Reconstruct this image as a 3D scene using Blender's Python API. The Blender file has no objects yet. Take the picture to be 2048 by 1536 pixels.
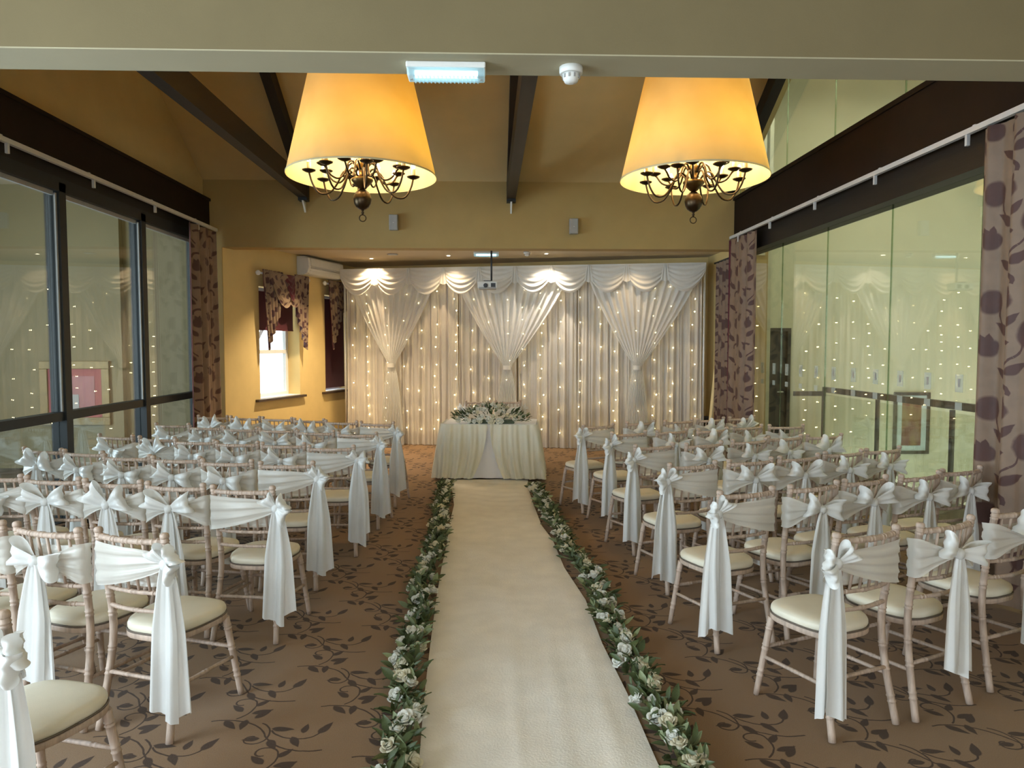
import bpy, math, random
from mathutils import Vector, Matrix
random.seed(7)
PI = math.pi
sc = bpy.context.scene
COL = sc.collection

# ------------------------------------------------------------------ camera
CAM_H = 1.72
cam_d = bpy.data.cameras.new('camera')
cam_d.sensor_width = 36.0
cam_d.lens = 1420.0 / 2048.0 * 36.0
cam_d.clip_start = 0.05
cam = bpy.data.objects.new('camera', cam_d)
cam.location = (0, 0, CAM_H)
cam.rotation_euler = (math.radians(90 - 3.062), 0, math.radians(-1.855))
COL.objects.link(cam)
sc.camera = cam

# ------------------------------------------------------------------ view, world, big lights
sc.view_settings.view_transform = 'Standard'
sc.view_settings.look = 'None'
sc.view_settings.exposure = 0.8
sc.view_settings.gamma = 1.0
sc.view_settings.use_curve_mapping = False
sc.cycles.use_denoising = True
sc.cycles.use_adaptive_sampling = True
sc.cycles.adaptive_threshold = 0.1
sc.cycles.max_bounces = 6
sc.cycles.diffuse_bounces = 3
sc.cycles.glossy_bounces = 3
sc.cycles.transparent_max_bounces = 10
sc.cycles.sample_clamp_indirect = 4.0
sc.cycles.caustics_reflective = False
sc.cycles.caustics_refractive = False

world = bpy.data.worlds.new('overcast_sky')
sc.world = world
world.use_nodes = True
world.node_tree.nodes['Background'].inputs[0].default_value = (0.80, 0.90, 1.0, 1)
world.node_tree.nodes['Background'].inputs[1].default_value = 3.0

def area(name, loc, rot, sx, sy, power, col, spread=180):
    l = bpy.data.lights.new(name, 'AREA')
    l.shape = 'RECTANGLE'; l.size = sx; l.size_y = sy; l.energy = power; l.color = col
    l.spread = math.radians(spread)
    o = bpy.data.objects.new(name, l); o.location = loc; o.rotation_euler = rot
    COL.objects.link(o); return o

def spot(name, loc, power, col, angle=100, blend=0.6, size=0.03, rot=(0, 0, 0)):
    l = bpy.data.lights.new(name, 'SPOT')
    l.energy = power; l.color = col; l.spot_size = math.radians(angle); l.spot_blend = blend
    l.shadow_soft_size = size
    o = bpy.data.objects.new(name, l); o.location = loc; o.rotation_euler = rot
    COL.objects.link(o); return o

DAY = (0.66, 0.85, 1.0)
WARM = (1.0, 0.72, 0.42)
# daylight entering by the windows of the entrance side (behind and left of the camera)
area('daylight_entrance_window', (-4.28, -0.2, 1.75), (0, -PI / 2, 0), 2.3, 4.6, 170, DAY)
area('daylight_rear_window', (0.4, -3.9, 2.0), (PI / 2, 0, 0), 5.0, 2.2, 22, (0.85, 0.93, 1.0))
area('daylight_corridor_window', (-7.9, 5.4, 1.5), (0, -PI / 2, 0), 2.2, 3.8, 210, DAY)
# added area lamps that light the corridors beyond the two glazed walls
area('corridor_fill_left', (-6.6, 5.5, 3.6), (0, 0, 0), 2.4, 7.0, 14, (0.92, 0.95, 0.95))
area('corridor_fill_right', (5.6, 6.5, 5.6), (0, 0, 0), 3.0, 7.0, 84, (1.0, 0.98, 0.74))

# ------------------------------------------------------------------ mesh helpers
class MB:
    def __init__(s):
        s.v = []; s.f = []; s.sm = []
    def add(s, vs, fs, smooth=False):
        b = len(s.v); s.v += [tuple(p) for p in vs]
        for f in fs:
            s.f.append(tuple(i + b for i in f)); s.sm.append(smooth)
        return s
    def box(s, x0, x1, y0, y1, z0, z1):
        vs = [(x0, y0, z0), (x1, y0, z0), (x1, y1, z0), (x0, y1, z0), (x0, y0, z1), (x1, y0, z1), (x1, y1, z1), (x0, y1, z1)]
        return s.add(vs, [(3, 2, 1, 0), (4, 5, 6, 7), (0, 1, 5, 4), (1, 2, 6, 5), (2, 3, 7, 6), (3, 0, 4, 7)])
    def obox(s, p, q, w, h, up=(0, 0, 1)):
        """bar from p to q, w wide, h high (centred)"""
        p = Vector(p); q = Vector(q); d = (q - p).normalized(); u = Vector(up)
        sd = d.cross(u).normalized(); u = sd.cross(d).normalized()
        vs = []
        for c in (p, q):
            for a, b in ((-1, -1), (1, -1), (1, 1), (-1, 1)):
                vs.append(c + sd * (a * w / 2) + u * (b * h / 2))
        return s.add(vs, [(3, 2, 1, 0), (4, 5, 6, 7), (0, 1, 5, 4), (1, 2, 6, 5), (2, 3, 7, 6), (3, 0, 4, 7)])
    def tube(s, pts, rad, n=8, caps=True, smooth=True):
        pts = [Vector(p) for p in pts]; m = len(pts)
        rads = rad if isinstance(rad, (list, tuple)) else [rad] * m
        vs = []; fs = []
        t0 = (pts[1] - pts[0]).normalized()
        ref = Vector((0, 0, 1)) if abs(t0.z) < 0.9 else Vector((1, 0, 0))
        nrm = (ref - t0 * ref.dot(t0)).normalized()
        for i in range(m):
            if i == 0: t = t0
            elif i == m - 1: t = (pts[-1] - pts[-2]).normalized()
            else: t = ((pts[i + 1] - pts[i]).normalized() + (pts[i] - pts[i - 1]).normalized()).normalized()
            nrm = (nrm - t * nrm.dot(t)).normalized(); bn = t.cross(nrm)
            for k in range(n):
                a = 2 * PI * k / n
                vs.append(pts[i] + (nrm * math.cos(a) + bn * math.sin(a)) * rads[i])
        for i in range(m - 1):
            for k in range(n):
                k2 = (k + 1) % n
                fs.append((i * n + k, i * n + k2, (i + 1) * n + k2, (i + 1) * n + k))
        b = len(s.v)
        s.add(vs, fs, smooth)
        if caps:
            s.f.append(tuple(b + k for k in reversed(range(n)))); s.sm.append(False)
            s.f.append(tuple(b + (m - 1) * n + k for k in range(n))); s.sm.append(False)
        return s
    def lathe(s, prof, n=20, c=(0, 0, 0), smooth=True, caps=True):
        vs = []; fs = []; m = len(prof)
        for r, z in prof:
            for k in range(n):
                a = 2 * PI * k / n
                vs.append((c[0] + r * math.cos(a), c[1] + r * math.sin(a), c[2] + z))
        for i in range(m - 1):
            for k in range(n):
                k2 = (k + 1) % n
                fs.append((i * n + k, i * n + k2, (i + 1) * n + k2, (i + 1) * n + k))
        b = len(s.v)
        s.add(vs, fs, smooth)
        if caps:
            s.f.append(tuple(b + k for k in reversed(range(n)))); s.sm.append(False)
            s.f.append(tuple(b + (m - 1) * n + k for k in range(n))); s.sm.append(False)
        return s
    def grid(s, fn, nu, nv, smooth=True):
        vs = [fn(i / nu, j / nv) for j in range(nv + 1) for i in range(nu + 1)]
        w = nu + 1
        fs = [(j * w + i, j * w + i + 1, (j + 1) * w + i + 1, (j + 1) * w + i) for j in range(nv) for i in range(nu)]
        return s.add(vs, fs, smooth)
    def prism(s, outline, z0, z1, smooth=False):
        n = len(outline)
        vs = [(x, y, z0) for x, y in outline] + [(x, y, z1) for x, y in outline]
        fs = [tuple(reversed(range(n))), tuple(range(n, 2 * n))]
        s.add(vs, fs, False)
        b = len(s.v) - 2 * n
        for k in range(n):
            k2 = (k + 1) % n
            s.f.append((b + k, b + k2, b + n + k2, b + n + k)); s.sm.append(smooth)
        return s
    def xform(s, M):
        s.v = [tuple(M @ Vector(p)) for p in s.v]; return s
    def mesh(s, name):
        me = bpy.data.meshes.new(name)
        me.from_pydata(s.v, [], s.f)
        me.polygons.foreach_set('use_smooth', s.sm)
        me.update(); return me

def put(name, mb, mat=None, parent=None, loc=None, rot=None, bevel=0):
    me = mb.mesh(name) if isinstance(mb, MB) else mb
    if mat is not None and not me.materials: me.materials.append(mat)
    o = bpy.data.objects.new(name, me); COL.objects.link(o)
    if parent is not None: o.parent = parent
    if loc is not None: o.location = loc
    if rot is not None: o.rotation_euler = rot
    if bevel:
        m = o.modifiers.new('bevel', 'BEVEL'); m.width = bevel; m.segments = 2; m.limit_method = 'ANGLE'
    return o

def tag(o, label, cat=None, group=None, kind=None):
    o['label'] = label
    if cat: o['category'] = cat
    if group: o['group'] = group
    if kind: o['kind'] = kind
    return o

def thing(name, label, cat, loc=(0, 0, 0), rz=0.0, group=None):
    o = bpy.data.objects.new(name, None); COL.objects.link(o)
    o.empty_display_size = 0.1
    o.location = loc; o.rotation_euler = (0, 0, rz)
    return tag(o, label, cat, group)

def struct(name, mb, mat, label=None, parent=None):
    o = put(name, mb, mat, parent)
    o['kind'] = 'structure'
    if label: o['label'] = label
    return o

def struct_empty(name, label=None):
    o = bpy.data.objects.new(name, None); COL.objects.link(o); o['kind'] = 'structure'
    if label: o['label'] = label
    return o

def copy_tree(o, parent=None):
    c = o.copy(); COL.objects.link(c); c.parent = parent
    for ch in KIDS.get(o.name, []): copy_tree(ch, c)
    return c
KIDS = {}
def remember(root):
    """note the children once, so copies stay cheap"""
    def rec(o):
        KIDS[o.name] = [c for c in ALLP.get(o.name, [])]
        for c in KIDS[o.name]: rec(c)
    ALLP = {}
    for o in COL.objects:
        if o.parent: ALLP.setdefault(o.parent.name, []).append(o)
    rec(root)

# ------------------------------------------------------------------ materials
def nodes(name):
    m = bpy.data.materials.new(name); m.use_nodes = True
    nt = m.node_tree; return m, nt, nt.nodes['Principled BSDF'], nt.nodes['Material Output']

def mix_rgb(nt, fac, a, b):
    n = nt.nodes.new('ShaderNodeMix'); n.data_type = 'RGBA'
    for sock, val in ((n.inputs[0], fac), (n.inputs[6], a), (n.inputs[7], b)):
        if isinstance(val, bpy.types.NodeSocket): nt.links.new(val, sock)
        elif isinstance(val, (int, float)): sock.default_value = val
        else: sock.default_value = (*val[:3], 1)
    return n.outputs[2]

def noise(nt, scale, detail=4, rough=0.55, coord='Object', stretch=None):
    tc = nt.nodes.new('ShaderNodeTexCoord'); t = nt.nodes.new('ShaderNodeTexNoise')
    t.inputs['Scale'].default_value = scale; t.inputs['Detail'].default_value = detail; t.inputs['Roughness'].default_value = rough
    if stretch:
        mp = nt.nodes.new('ShaderNodeMapping'); mp.inputs['Scale'].default_value = stretch
        nt.links.new(tc.outputs[coord], mp.inputs[0]); nt.links.new(mp.outputs[0], t.inputs[0])
    else: nt.links.new(tc.outputs[coord], t.inputs[0])
    return t.outputs[0]

def ramp(nt, sock, lo, hi):
    n = nt.nodes.new('ShaderNodeMapRange'); n.inputs[1].default_value = lo; n.inputs[2].default_value = hi
    nt.links.new(sock, n.inputs[0]); return n.outputs[0]

def bump(nt, p, height, strength, dist=0.01):
    b = nt.nodes.new('ShaderNodeBump'); b.inputs['Strength'].default_value = strength; b.inputs['Distance'].default_value = dist
    nt.links.new(height, b.inputs['Height']); nt.links.new(b.outputs[0], p.inputs['Normal'])

def plain(name, col, rough=0.6, metal=0.0, var=0.12, scale=14, bmp=0.0, bscale=120, spec=0.5, stretch=None):
    m, nt, p, out = nodes(name)
    f = ramp(nt, noise(nt, scale, stretch=stretch), 0.3, 0.7)
    c2 = tuple(x * (1 - var) for x in col); c1 = tuple(min(1, x * (1 + var * 0.6)) for x in col)
    nt.links.new(mix_rgb(nt, f, c2, c1), p.inputs['Base Color'])
    p.inputs['Roughness'].default_value = rough; p.inputs['Metallic'].default_value = metal
    p.inputs['Specular IOR Level'].default_value = spec
    if bmp: bump(nt, p, noise(nt, bscale, 3, stretch=stretch), bmp)
    return m

def cloth(name, col, trans=0.35, clear=0.0, rough=0.55, sheen=0.3, weave=900, var=0.06):
    """woven fabric: diffuse + translucent, optionally a little see-through"""
    m, nt, p, out = nodes(name)
    f = ramp(nt, noise(nt, 6, 3), 0.3, 0.7)
    cc = mix_rgb(nt, f, tuple(x * (1 - var) for x in col), col)
    nt.links.new(cc, p.inputs['Base Color'])
    p.inputs['Roughness'].default_value = rough
    p.inputs['Sheen Weight'].default_value = sheen
    bump(nt, p, noise(nt, weave * 0.1, 2), 0.12, 0.004)
    tr = nt.nodes.new('ShaderNodeBsdfTranslucent'); nt.links.new(cc, tr.inputs[0])
    mx = nt.nodes.new('ShaderNodeMixShader'); mx.inputs[0].default_value = trans
    nt.links.new(p.outputs[0], mx.inputs[1]); nt.links.new(tr.outputs[0], mx.inputs[2])
    last = mx.outputs[0]
    if clear:
        tp = nt.nodes.new('ShaderNodeBsdfTransparent')
        m2 = nt.nodes.new('ShaderNodeMixShader'); m2.inputs[0].default_value = clear
        nt.links.new(last, m2.inputs[1]); nt.links.new(tp.outputs[0], m2.inputs[2]); last = m2.outputs[0]
    nt.links.new(last, out.inputs[0])
    return m

def emit(name, col, strength):
    m, nt, p, out = nodes(name)
    p.inputs['Base Color'].default_value = (*col, 1)
    p.inputs['Emission Color'].default_value = (*col, 1); p.inputs['Emission Strength'].default_value = strength
    return m

def glass(name, tint, f0=0.045):
    m, nt, p, out = nodes(name); nt.nodes.remove(p)
    lw = nt.nodes.new('ShaderNodeLayerWeight'); lw.inputs[0].default_value = 0.5
    pw = nt.nodes.new('ShaderNodeMath'); pw.operation = 'POWER'; pw.inputs[1].default_value = 5
    nt.links.new(lw.outputs['Facing'], pw.inputs[0])
    ma = nt.nodes.new('ShaderNodeMath'); ma.operation = 'MULTIPLY_ADD'; ma.inputs[1].default_value = 1 - f0; ma.inputs[2].default_value = f0
    nt.links.new(pw.outputs[0], ma.inputs[0])
    tp = nt.nodes.new('ShaderNodeBsdfTransparent'); tp.inputs[0].default_value = (*tint, 1)
    gl = nt.nodes.new('ShaderNodeBsdfGlossy'); gl.inputs['Roughness'].default_value = 0.0; gl.inputs[0].default_value = (1, 1, 1, 1)
    mx = nt.nodes.new('ShaderNodeMixShader')
    nt.links.new(ma.outputs[0], mx.inputs[0]); nt.links.new(tp.outputs[0], mx.inputs[1]); nt.links.new(gl.outputs[0], mx.inputs[2])
    nt.links.new(mx.outputs[0], out.inputs[0])
    return m

def motif(nt, vec, tile, elems, wob=0.0):
    """repeating line-and-leaf pattern built from math nodes. elems: ('leaf',x,y,ang,L,W) ('arc',x,y,R,mid,half,th) ('oval',x,y,rx,ry)
       returns a socket that is 1 on the motif and 0 elsewhere"""
    N = nt.nodes; Lk = nt.links
    def vm(op, a, b=None, c=None):
        n = N.new('ShaderNodeVectorMath'); n.operation = op
        for i, v in enumerate((a, b, c)):
            if v is None: continue
            if isinstance(v, bpy.types.NodeSocket): Lk.new(v, n.inputs[i])
            else: n.inputs[i].default_value = v
        return n.outputs['Value'] if op in ('DOT_PRODUCT', 'LENGTH') else n.outputs[0]
    def mt(op, a, b=None, c=None):
        n = N.new('ShaderNodeMath'); n.operation = op
        for i, v in enumerate((a, b, c)):
            if v is None: continue
            if isinstance(v, bpy.types.NodeSocket): Lk.new(v, n.inputs[i])
            else: n.inputs[i].default_value = v
        return n.outputs[0]
    if wob:
        t = N.new('ShaderNodeTexNoise'); t.inputs['Scale'].default_value = 16; Lk.new(vec, t.inputs[0])
        d = vm('SUBTRACT', t.outputs[1], (0.5, 0.5, 0.5)); d = vm('MULTIPLY', d, (wob, wob, 0)); vec = vm('ADD', vec, d)
    hx, hy = tile[0] / 2, tile[1] / 2
    acc = None
    for e in elems:
        d = vm('WRAP', vm('SUBTRACT', vec, (e[1], e[2], 0)), (hx, hy, 1), (-hx, -hy, -1))
        d = vm('MULTIPLY', d, (1, 1, 0))
        if e[0] == 'leaf':
            _, x, y, a, L, W = e
            u = vm('DOT_PRODUCT', d, (math.cos(a) / L, math.sin(a) / L, 0))
            v = mt('ABSOLUTE', vm('DOT_PRODUCT', d, (-math.sin(a) / W, math.cos(a) / W, 0)))
            # fuller towards the base
            g = mt('MULTIPLY_ADD', u, u, mt('MULTIPLY', v, mt('MAXIMUM', mt('MULTIPLY_ADD', u, 0.45, 1.0), 0.3)))
        elif e[0] == 'oval':
            g = vm('LENGTH', vm('MULTIPLY', d, (1 / e[3], 1 / e[4], 0)))
        else:
            _, x, y, R, mid, half, th = e
            ln = vm('LENGTH', d)
            g = mt('ABSOLUTE', mt('MULTIPLY_ADD', ln, 1 / th, -R / th))
            k = 1 / th
            ms = mt('SUBTRACT', mt('MULTIPLY_ADD', ln, math.cos(half) * k, 1.0), vm('DOT_PRODUCT', d, (math.cos(mid) * k, math.sin(mid) * k, 0)))
            g = mt('MAXIMUM', g, ms)
        acc = g if acc is None else mt('MINIMUM', acc, g)
    r = N.new('ShaderNodeMapRange'); r.inputs[1].default_value = 1.12; r.inputs[2].default_value = 0.88
    Lk.new(acc, r.inputs[0]); return r.outputs[0]

def chain(x, y, head, segs, th, elems):
    """tangent-continuous arcs; sweep>0 turns left"""
    for R, sweep in segs:
        sgn = 1 if sweep > 0 else -1
        cx = x - sgn * R * math.sin(head); cy = y + sgn * R * math.cos(head)
        a0 = math.atan2(y - cy, x - cx)
        mid = a0 + sweep / 2
        elems.append(('arc', cx, cy, R, mid, abs(sweep) / 2, th))
        a1 = a0 + sweep
        x = cx + R * math.cos(a1); y = cy + R * math.sin(a1); head += sweep
    return x, y, head

def leaf_at(elems, x, y, head, off, L, W, gap=0.01):
    a = head + off
    elems.append(('leaf', x + math.cos(a) * (L + gap), y + math.sin(a) * (L + gap), a, L, W))

D = math.radians
def carpet_material():
    m, nt, p, out = nodes('vine_carpet')
    E = []; th = 0.0046
    # wandering main stems with curled side shoots and leaves
    T = (0.84, 0.66)
    for (sx, sy) in ((0.0, 0.12), (0.42, 0.45)):
        x, y, hd = chain(sx, sy, D(38), [(0.274, D(-76))], th, E)
        chain(x, y, hd, [(0.274, D(76))], th, E)
        # upward shoot with curled tip
        q = chain(sx + 0.10, sy + 0.065, D(62), [(0.15, D(70)), (0.06, D(110)), (0.032, D(170))], th, E)
        leaf_at(E, sx + 0.125, sy + 0.13, D(80), D(-38), 0.0543, 0.0198)
        leaf_at(E, sx + 0.10, sy + 0.19, D(120), D(-45), 0.0448, 0.0178)
        leaf_at(E, sx + 0.085, sy + 0.13, D(95), D(65), 0.0496, 0.0198)
        # downward shoot with curled tip
        q = chain(sx + 0.25, sy + 0.08, D(-5), [(0.13, D(-75)), (0.055, D(-120)), (0.030, D(-160))], th, E)
        leaf_at(E, sx + 0.32, sy + 0.055, D(-30), D(48), 0.0590, 0.0198)
        leaf_at(E, sx + 0.375, sy - 0.02, D(-75), D(42), 0.0519, 0.0205)
        leaf_at(E, sx + 0.345, sy - 0.03, D(-100), D(-50), 0.0425, 0.0185)
        # rising shoot ending in a leaf
        q = chain(sx + 0.34, sy + 0.045, D(-30), [(0.19, D(60)), (0.085, D(60))], th, E)
        leaf_at(E, q[0], q[1], q[2], 0, 0.0590, 0.0218, -0.01)
        leaf_at(E, sx + 0.46, sy + 0.045, D(20), D(-55), 0.0543, 0.0198)
        leaf_at(E, sx + 0.50, sy + 0.075, D(50), D(60), 0.0425, 0.0178)
        # leaves along the main stem
        leaf_at(E, sx + 0.18, sy + 0.093, D(20), D(58), 0.0566, 0.0205)
        leaf_at(E, sx + 0.05, sy + 0.033, D(40), D(-62), 0.0566, 0.0211)
        leaf_at(E, sx + 0.15, sy + 0.085, D(0), D(-66), 0.0472, 0.0191)
    tc = nt.nodes.new('ShaderNodeTexCoord')
    mp = nt.nodes.new('ShaderNodeMapping'); mp.inputs['Rotation'].default_value = (0, 0, D(24)); mp.inputs['Location'].default_value = (0.2, 0.1, 0); mp.inputs['Scale'].default_value = (1.1, 1.1, 1.1)
    nt.links.new(tc.outputs['Object'], mp.inputs[0])
    fac = motif(nt, mp.outputs[0], T, E, wob=0.012)
    g = ramp(nt, noise(nt, 260, 2, 0.7), 0.25, 0.75)
    base = mix_rgb(nt, g, (0.198, 0.114, 0.055), (0.305, 0.188, 0.098))
    vine = mix_rgb(nt, g, (0.040, 0.018, 0.006), (0.070, 0.034, 0.012))
    nt.links.new(mix_rgb(nt, fac, base, vine), p.inputs['Base Color'])
    p.inputs['Roughness'].default_value = 0.95; p.inputs['Specular IOR Level'].default_value = 0.15
    p.inputs['Sheen Weight'].default_value = 0.12
    bump(nt, p, noise(nt, 340, 2, 0.7), 0.5, 0.006)
    return m

def curtain_material(name, base, flower, axes='YZ', scale=1.0):
    m, nt, p, out = nodes(name)
    E = []; th = 0.0065; T = (0.50, 0.72)
    # one climbing stem per tile with oval roses, tulips and curled leaves
    x, y, h = chain(0.24, 0.0, D(100), [(0.36, D(-40)), (0.36, D(40))], th, E)
    x, y, h = chain(x, y, h, [(0.40, D(38)), (0.42, D(-38))], th, E)
    def tulip(x, y, a, k=1.0):
        E.append(('oval', x, y, 0.052 * k, 0.058 * k))
        for off in (-24, 0, 24):
            aa = a + D(off); E.append(('leaf', x + math.cos(aa) * 0.042 * k, y + math.sin(aa) * 0.048 * k, aa, 0.052 * k, 0.020 * k))
    E.append(('oval', 0.105, 0.335, 0.062, 0.088)); chain(0.25, 0.10, D(118), [(0.30, D(22)), (0.12, D(-70))], th, E)
    E.append(('oval', 0.415, 0.555, 0.058, 0.082)); chain(0.29, 0.33, D(60), [(0.24, D(-18)), (0.12, D(70))], th, E)
    tulip(0.245, 0.555, D(85)); tulip(0.43, 0.245, D(70)); chain(0.27, 0.02, D(55), [(0.26, D(40))], th, E)
    tulip(0.055, 0.64, D(110), 0.8)
    E.append(('leaf', 0.165, 0.115, D(145), 0.075, 0.030)); E.append(('leaf', 0.345, 0.375, D(40), 0.072, 0.028)); E.append(('leaf', 0.20, 0.43, D(130), 0.060, 0.025))
    E.append(('leaf', 0.33, 0.075, D(35), 0.070, 0.026)); E.append(('leaf', 0.02, 0.16, D(70), 0.065, 0.026))
    chain(0.30, 0.22, D(75), [(0.055, D(150))], th * 1.9, E); chain(0.20, 0.66, D(110), [(0.05, D(-150))], th * 1.9, E)
    tc = nt.nodes.new('ShaderNodeTexCoord'); sp = nt.nodes.new('ShaderNodeSeparateXYZ'); nt.links.new(tc.outputs['Object'], sp.inputs[0])
    cb = nt.nodes.new('ShaderNodeCombineXYZ')
    nt.links.new(sp.outputs['XYZ'.index(axes[0])], cb.inputs[0]); nt.links.new(sp.outputs['XYZ'.index(axes[1])], cb.inputs[1])
    mp = nt.nodes.new('ShaderNodeMapping'); mp.inputs['Scale'].default_value = (scale, scale, scale); nt.links.new(cb.outputs[0], mp.inputs[0])
    fac = motif(nt, mp.outputs[0], T, E, wob=0.02)
    g = ramp(nt, noise(nt, 9, 2), 0.3, 0.7)
    b = mix_rgb(nt, g, tuple(x * 0.82 for x in base), base)
    fl = mix_rgb(nt, g, tuple(x * 0.8 for x in flower), flower)
    nt.links.new(mix_rgb(nt, fac, b, fl), p.inputs['Base Color'])
    p.inputs['Roughness'].default_value = 0.6; p.inputs['Sheen Weight'].default_value = 0.1
    bump(nt, p, noise(nt, 200, 2), 0.15, 0.003)
    return m

M = {}
M['wall'] = plain('olive_cream_paint', (0.43, 0.30, 0.115), 0.85, var=0.05, scale=3, bmp=0.05, bscale=180)
M['wall_lit'] = plain('lit_alcove_wall_paint', (0.78, 0.59, 0.26), 0.85, var=0.05, scale=3, bmp=0.05, bscale=180)  # same paint as the hall walls, brighter window light put into the colour
M['ceiling_paint'] = plain('cream_ceiling_paint', (0.62, 0.47, 0.23), 0.85, var=0.05, scale=3, bmp=0.05, bscale=180)
M['beam_paint'] = plain('pale_cream_paint', (0.47, 0.40, 0.265), 0.8, var=0.05, scale=3, bmp=0.05, bscale=160)
M['ceil_white'] = plain('ceiling_white_paint', (0.62, 0.52, 0.36), 0.85, var=0.04, scale=3)
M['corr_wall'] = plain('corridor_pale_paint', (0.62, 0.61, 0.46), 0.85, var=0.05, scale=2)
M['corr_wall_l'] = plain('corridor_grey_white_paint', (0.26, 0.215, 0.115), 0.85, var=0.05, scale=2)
M['carpet'] = carpet_material()
M['timber'] = plain('dark_stained_timber', (0.011, 0.007, 0.005), 0.55, var=0.4, scale=10, bmp=0.15, bscale=40, stretch=(1, 0.1, 1))
M['fascia'] = plain('dark_brown_fascia', (0.012, 0.0045, 0.0025), 0.6, var=0.3, scale=6, spec=0.25)
M['blackmetal'] = plain('black_powder_coat', (0.010, 0.013, 0.015), 0.5, var=0.2)
M['alu'] = plain('white_aluminium_track', (0.75, 0.74, 0.72), 0.4, 0.2, var=0.05)
M['white_plastic'] = plain('white_plastic', (0.78, 0.78, 0.74), 0.4, var=0.03)
M['grey_plastic'] = plain('grey_plastic', (0.36, 0.35, 0.33), 0.5, var=0.06)
M['dark_plastic'] = plain('dark_plastic', (0.03, 0.03, 0.033), 0.4, var=0.1)
M['glass_r'] = glass('clear_glass', (0.95, 0.97, 0.91), 0.11)
M['glass_l'] = glass('clear_window_glass', (0.92, 0.95, 0.95), 0.075)
M['glass_e'] = glass('glass_edge', (0.5, 0.62, 0.5), 0.1)
M['limewash'] = plain('limewashed_beech', (0.50, 0.375, 0.29), 0.55, var=0.25, scale=60, bmp=0.15, bscale=140, stretch=(1, 1, 0.15))
M['pad'] = plain('ivory_leatherette', (0.76, 0.69, 0.54), 0.42, var=0.05, scale=8, bmp=0.08, bscale=300)
M['piping'] = plain('dark_piping', (0.13, 0.10, 0.075), 0.6)
M['sash'] = cloth('ivory_satin', (0.85, 0.845, 0.81), trans=0.22, clear=0.0, rough=0.28, sheen=0.2)
M['sash_band'] = cloth('sheer_ivory_satin', (0.84, 0.81, 0.73), trans=0.20, clear=0.24, rough=0.30, sheen=0.2)
M['drape'] = cloth('ivory_voile_drape', (0.74, 0.68, 0.60), trans=0.15, rough=0.65)
M['sheer'] = cloth('sheer_white_voile', (0.92, 0.90, 0.86), trans=0.2, clear=0.15, rough=0.6)
M['swag'] = cloth('white_satin_swag', (0.88, 0.85, 0.78), trans=0.25, rough=0.45)
M['tablecloth'] = cloth('white_tablecloth', (0.80, 0.79, 0.80), trans=0.1, rough=0.6)
M['organza'] = cloth('ivory_organza', (0.82, 0.79, 0.64), trans=0.25, clear=0.0, rough=0.4)
M['runner'] = plain('cream_felt_runner', (0.84, 0.79, 0.71), 0.92, var=0.07, scale=5, bmp=0.25, bscale=90)
M['curtain'] = curtain_material('floral_curtain_fabric', (0.25, 0.158, 0.098), (0.080, 0.027, 0.016))
M['maroon'] = cloth('maroon_lining', (0.12, 0.010, 0.022), trans=0.25, rough=0.7)
M['pelmet'] = curtain_material('floral_swag_fabric', (0.28, 0.19, 0.12), (0.07, 0.022, 0.022), axes='XZ', scale=1.5)
M['shade'] = None
M['brass'] = plain('antique_brass', (0.16, 0.095, 0.035), 0.35, 1.0, var=0.3)
M['bronze'] = plain('dark_bronze', (0.055, 0.035, 0.018), 0.35, 0.9, var=0.3)
M['candle'] = plain('ivory_candle_tube', (0.85, 0.72, 0.42), 0.5, var=0.03)
M['bulb'] = emit('candle_bulb', (1.0, 0.84, 0.55), 20)
M['bulb_off'] = plain('unlit_glass_bulb', (0.9, 0.8, 0.6), 0.1)
M['led'] = emit('cool_white_tube', (0.62, 0.93, 1.0), 1.7)
M['fairy'] = emit('fairy_bulb', (1.0, 0.78, 0.36), 30)
M['down'] = emit('downlight_lamp', (1.0, 0.85, 0.6), 25)
M['petal'] = cloth('white_petal', (0.86, 0.85, 0.76), trans=0.3, rough=0.6)
M['petal_cream'] = cloth('cream_petal', (0.86, 0.80, 0.60), trans=0.3, rough=0.6)
M['leaf'] = plain('dark_green_leaf', (0.072, 0.098, 0.034), 0.5, var=0.35, scale=30)
M['leaf_pale'] = plain('grey_green_leaf', (0.24, 0.28, 0.14), 0.55, var=0.3, scale=30)
M['gold'] = plain('gilt_frame', (0.22, 0.15, 0.05), 0.5, 0.3, var=0.2)
M['sill'] = plain('brown_window_sill', (0.07, 0.045, 0.03), 0.45)
M['upvc'] = plain('white_upvc', (0.82, 0.84, 0.86), 0.35, var=0.02)
M['bark'] = plain('bare_bark', (0.14, 0.11, 0.09), 0.9)

def shade_material():
    m, nt, p, out = nodes('amber_silk_shade')
    f = ramp(nt, noise(nt, 2.2, 3), 0.3, 0.75)
    c = mix_rgb(nt, f, (0.86, 0.68, 0.32), (0.92, 0.78, 0.42)); c2 = mix_rgb(nt, f, (0.76, 0.43, 0.065), (0.88, 0.54, 0.09))
    df = nt.nodes.new('ShaderNodeBsdfDiffuse'); tr = nt.nodes.new('ShaderNodeBsdfTranslucent')
    nt.links.new(c, df.inputs[0]); nt.links.new(c2, tr.inputs[0])
    mx = nt.nodes.new('ShaderNodeMixShader'); mx.inputs[0].default_value = 0.23
    nt.links.new(df.outputs[0], mx.inputs[1]); nt.links.new(tr.outputs[0], mx.inputs[2]); nt.links.new(mx.outputs[0], out.inputs[0])
    return m
M['shade'] = shade_material()

# ================================================================== the setting
YH = 10.0            # plane of the wall above the alcove
def B(*a): return MB().box(*a)

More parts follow.
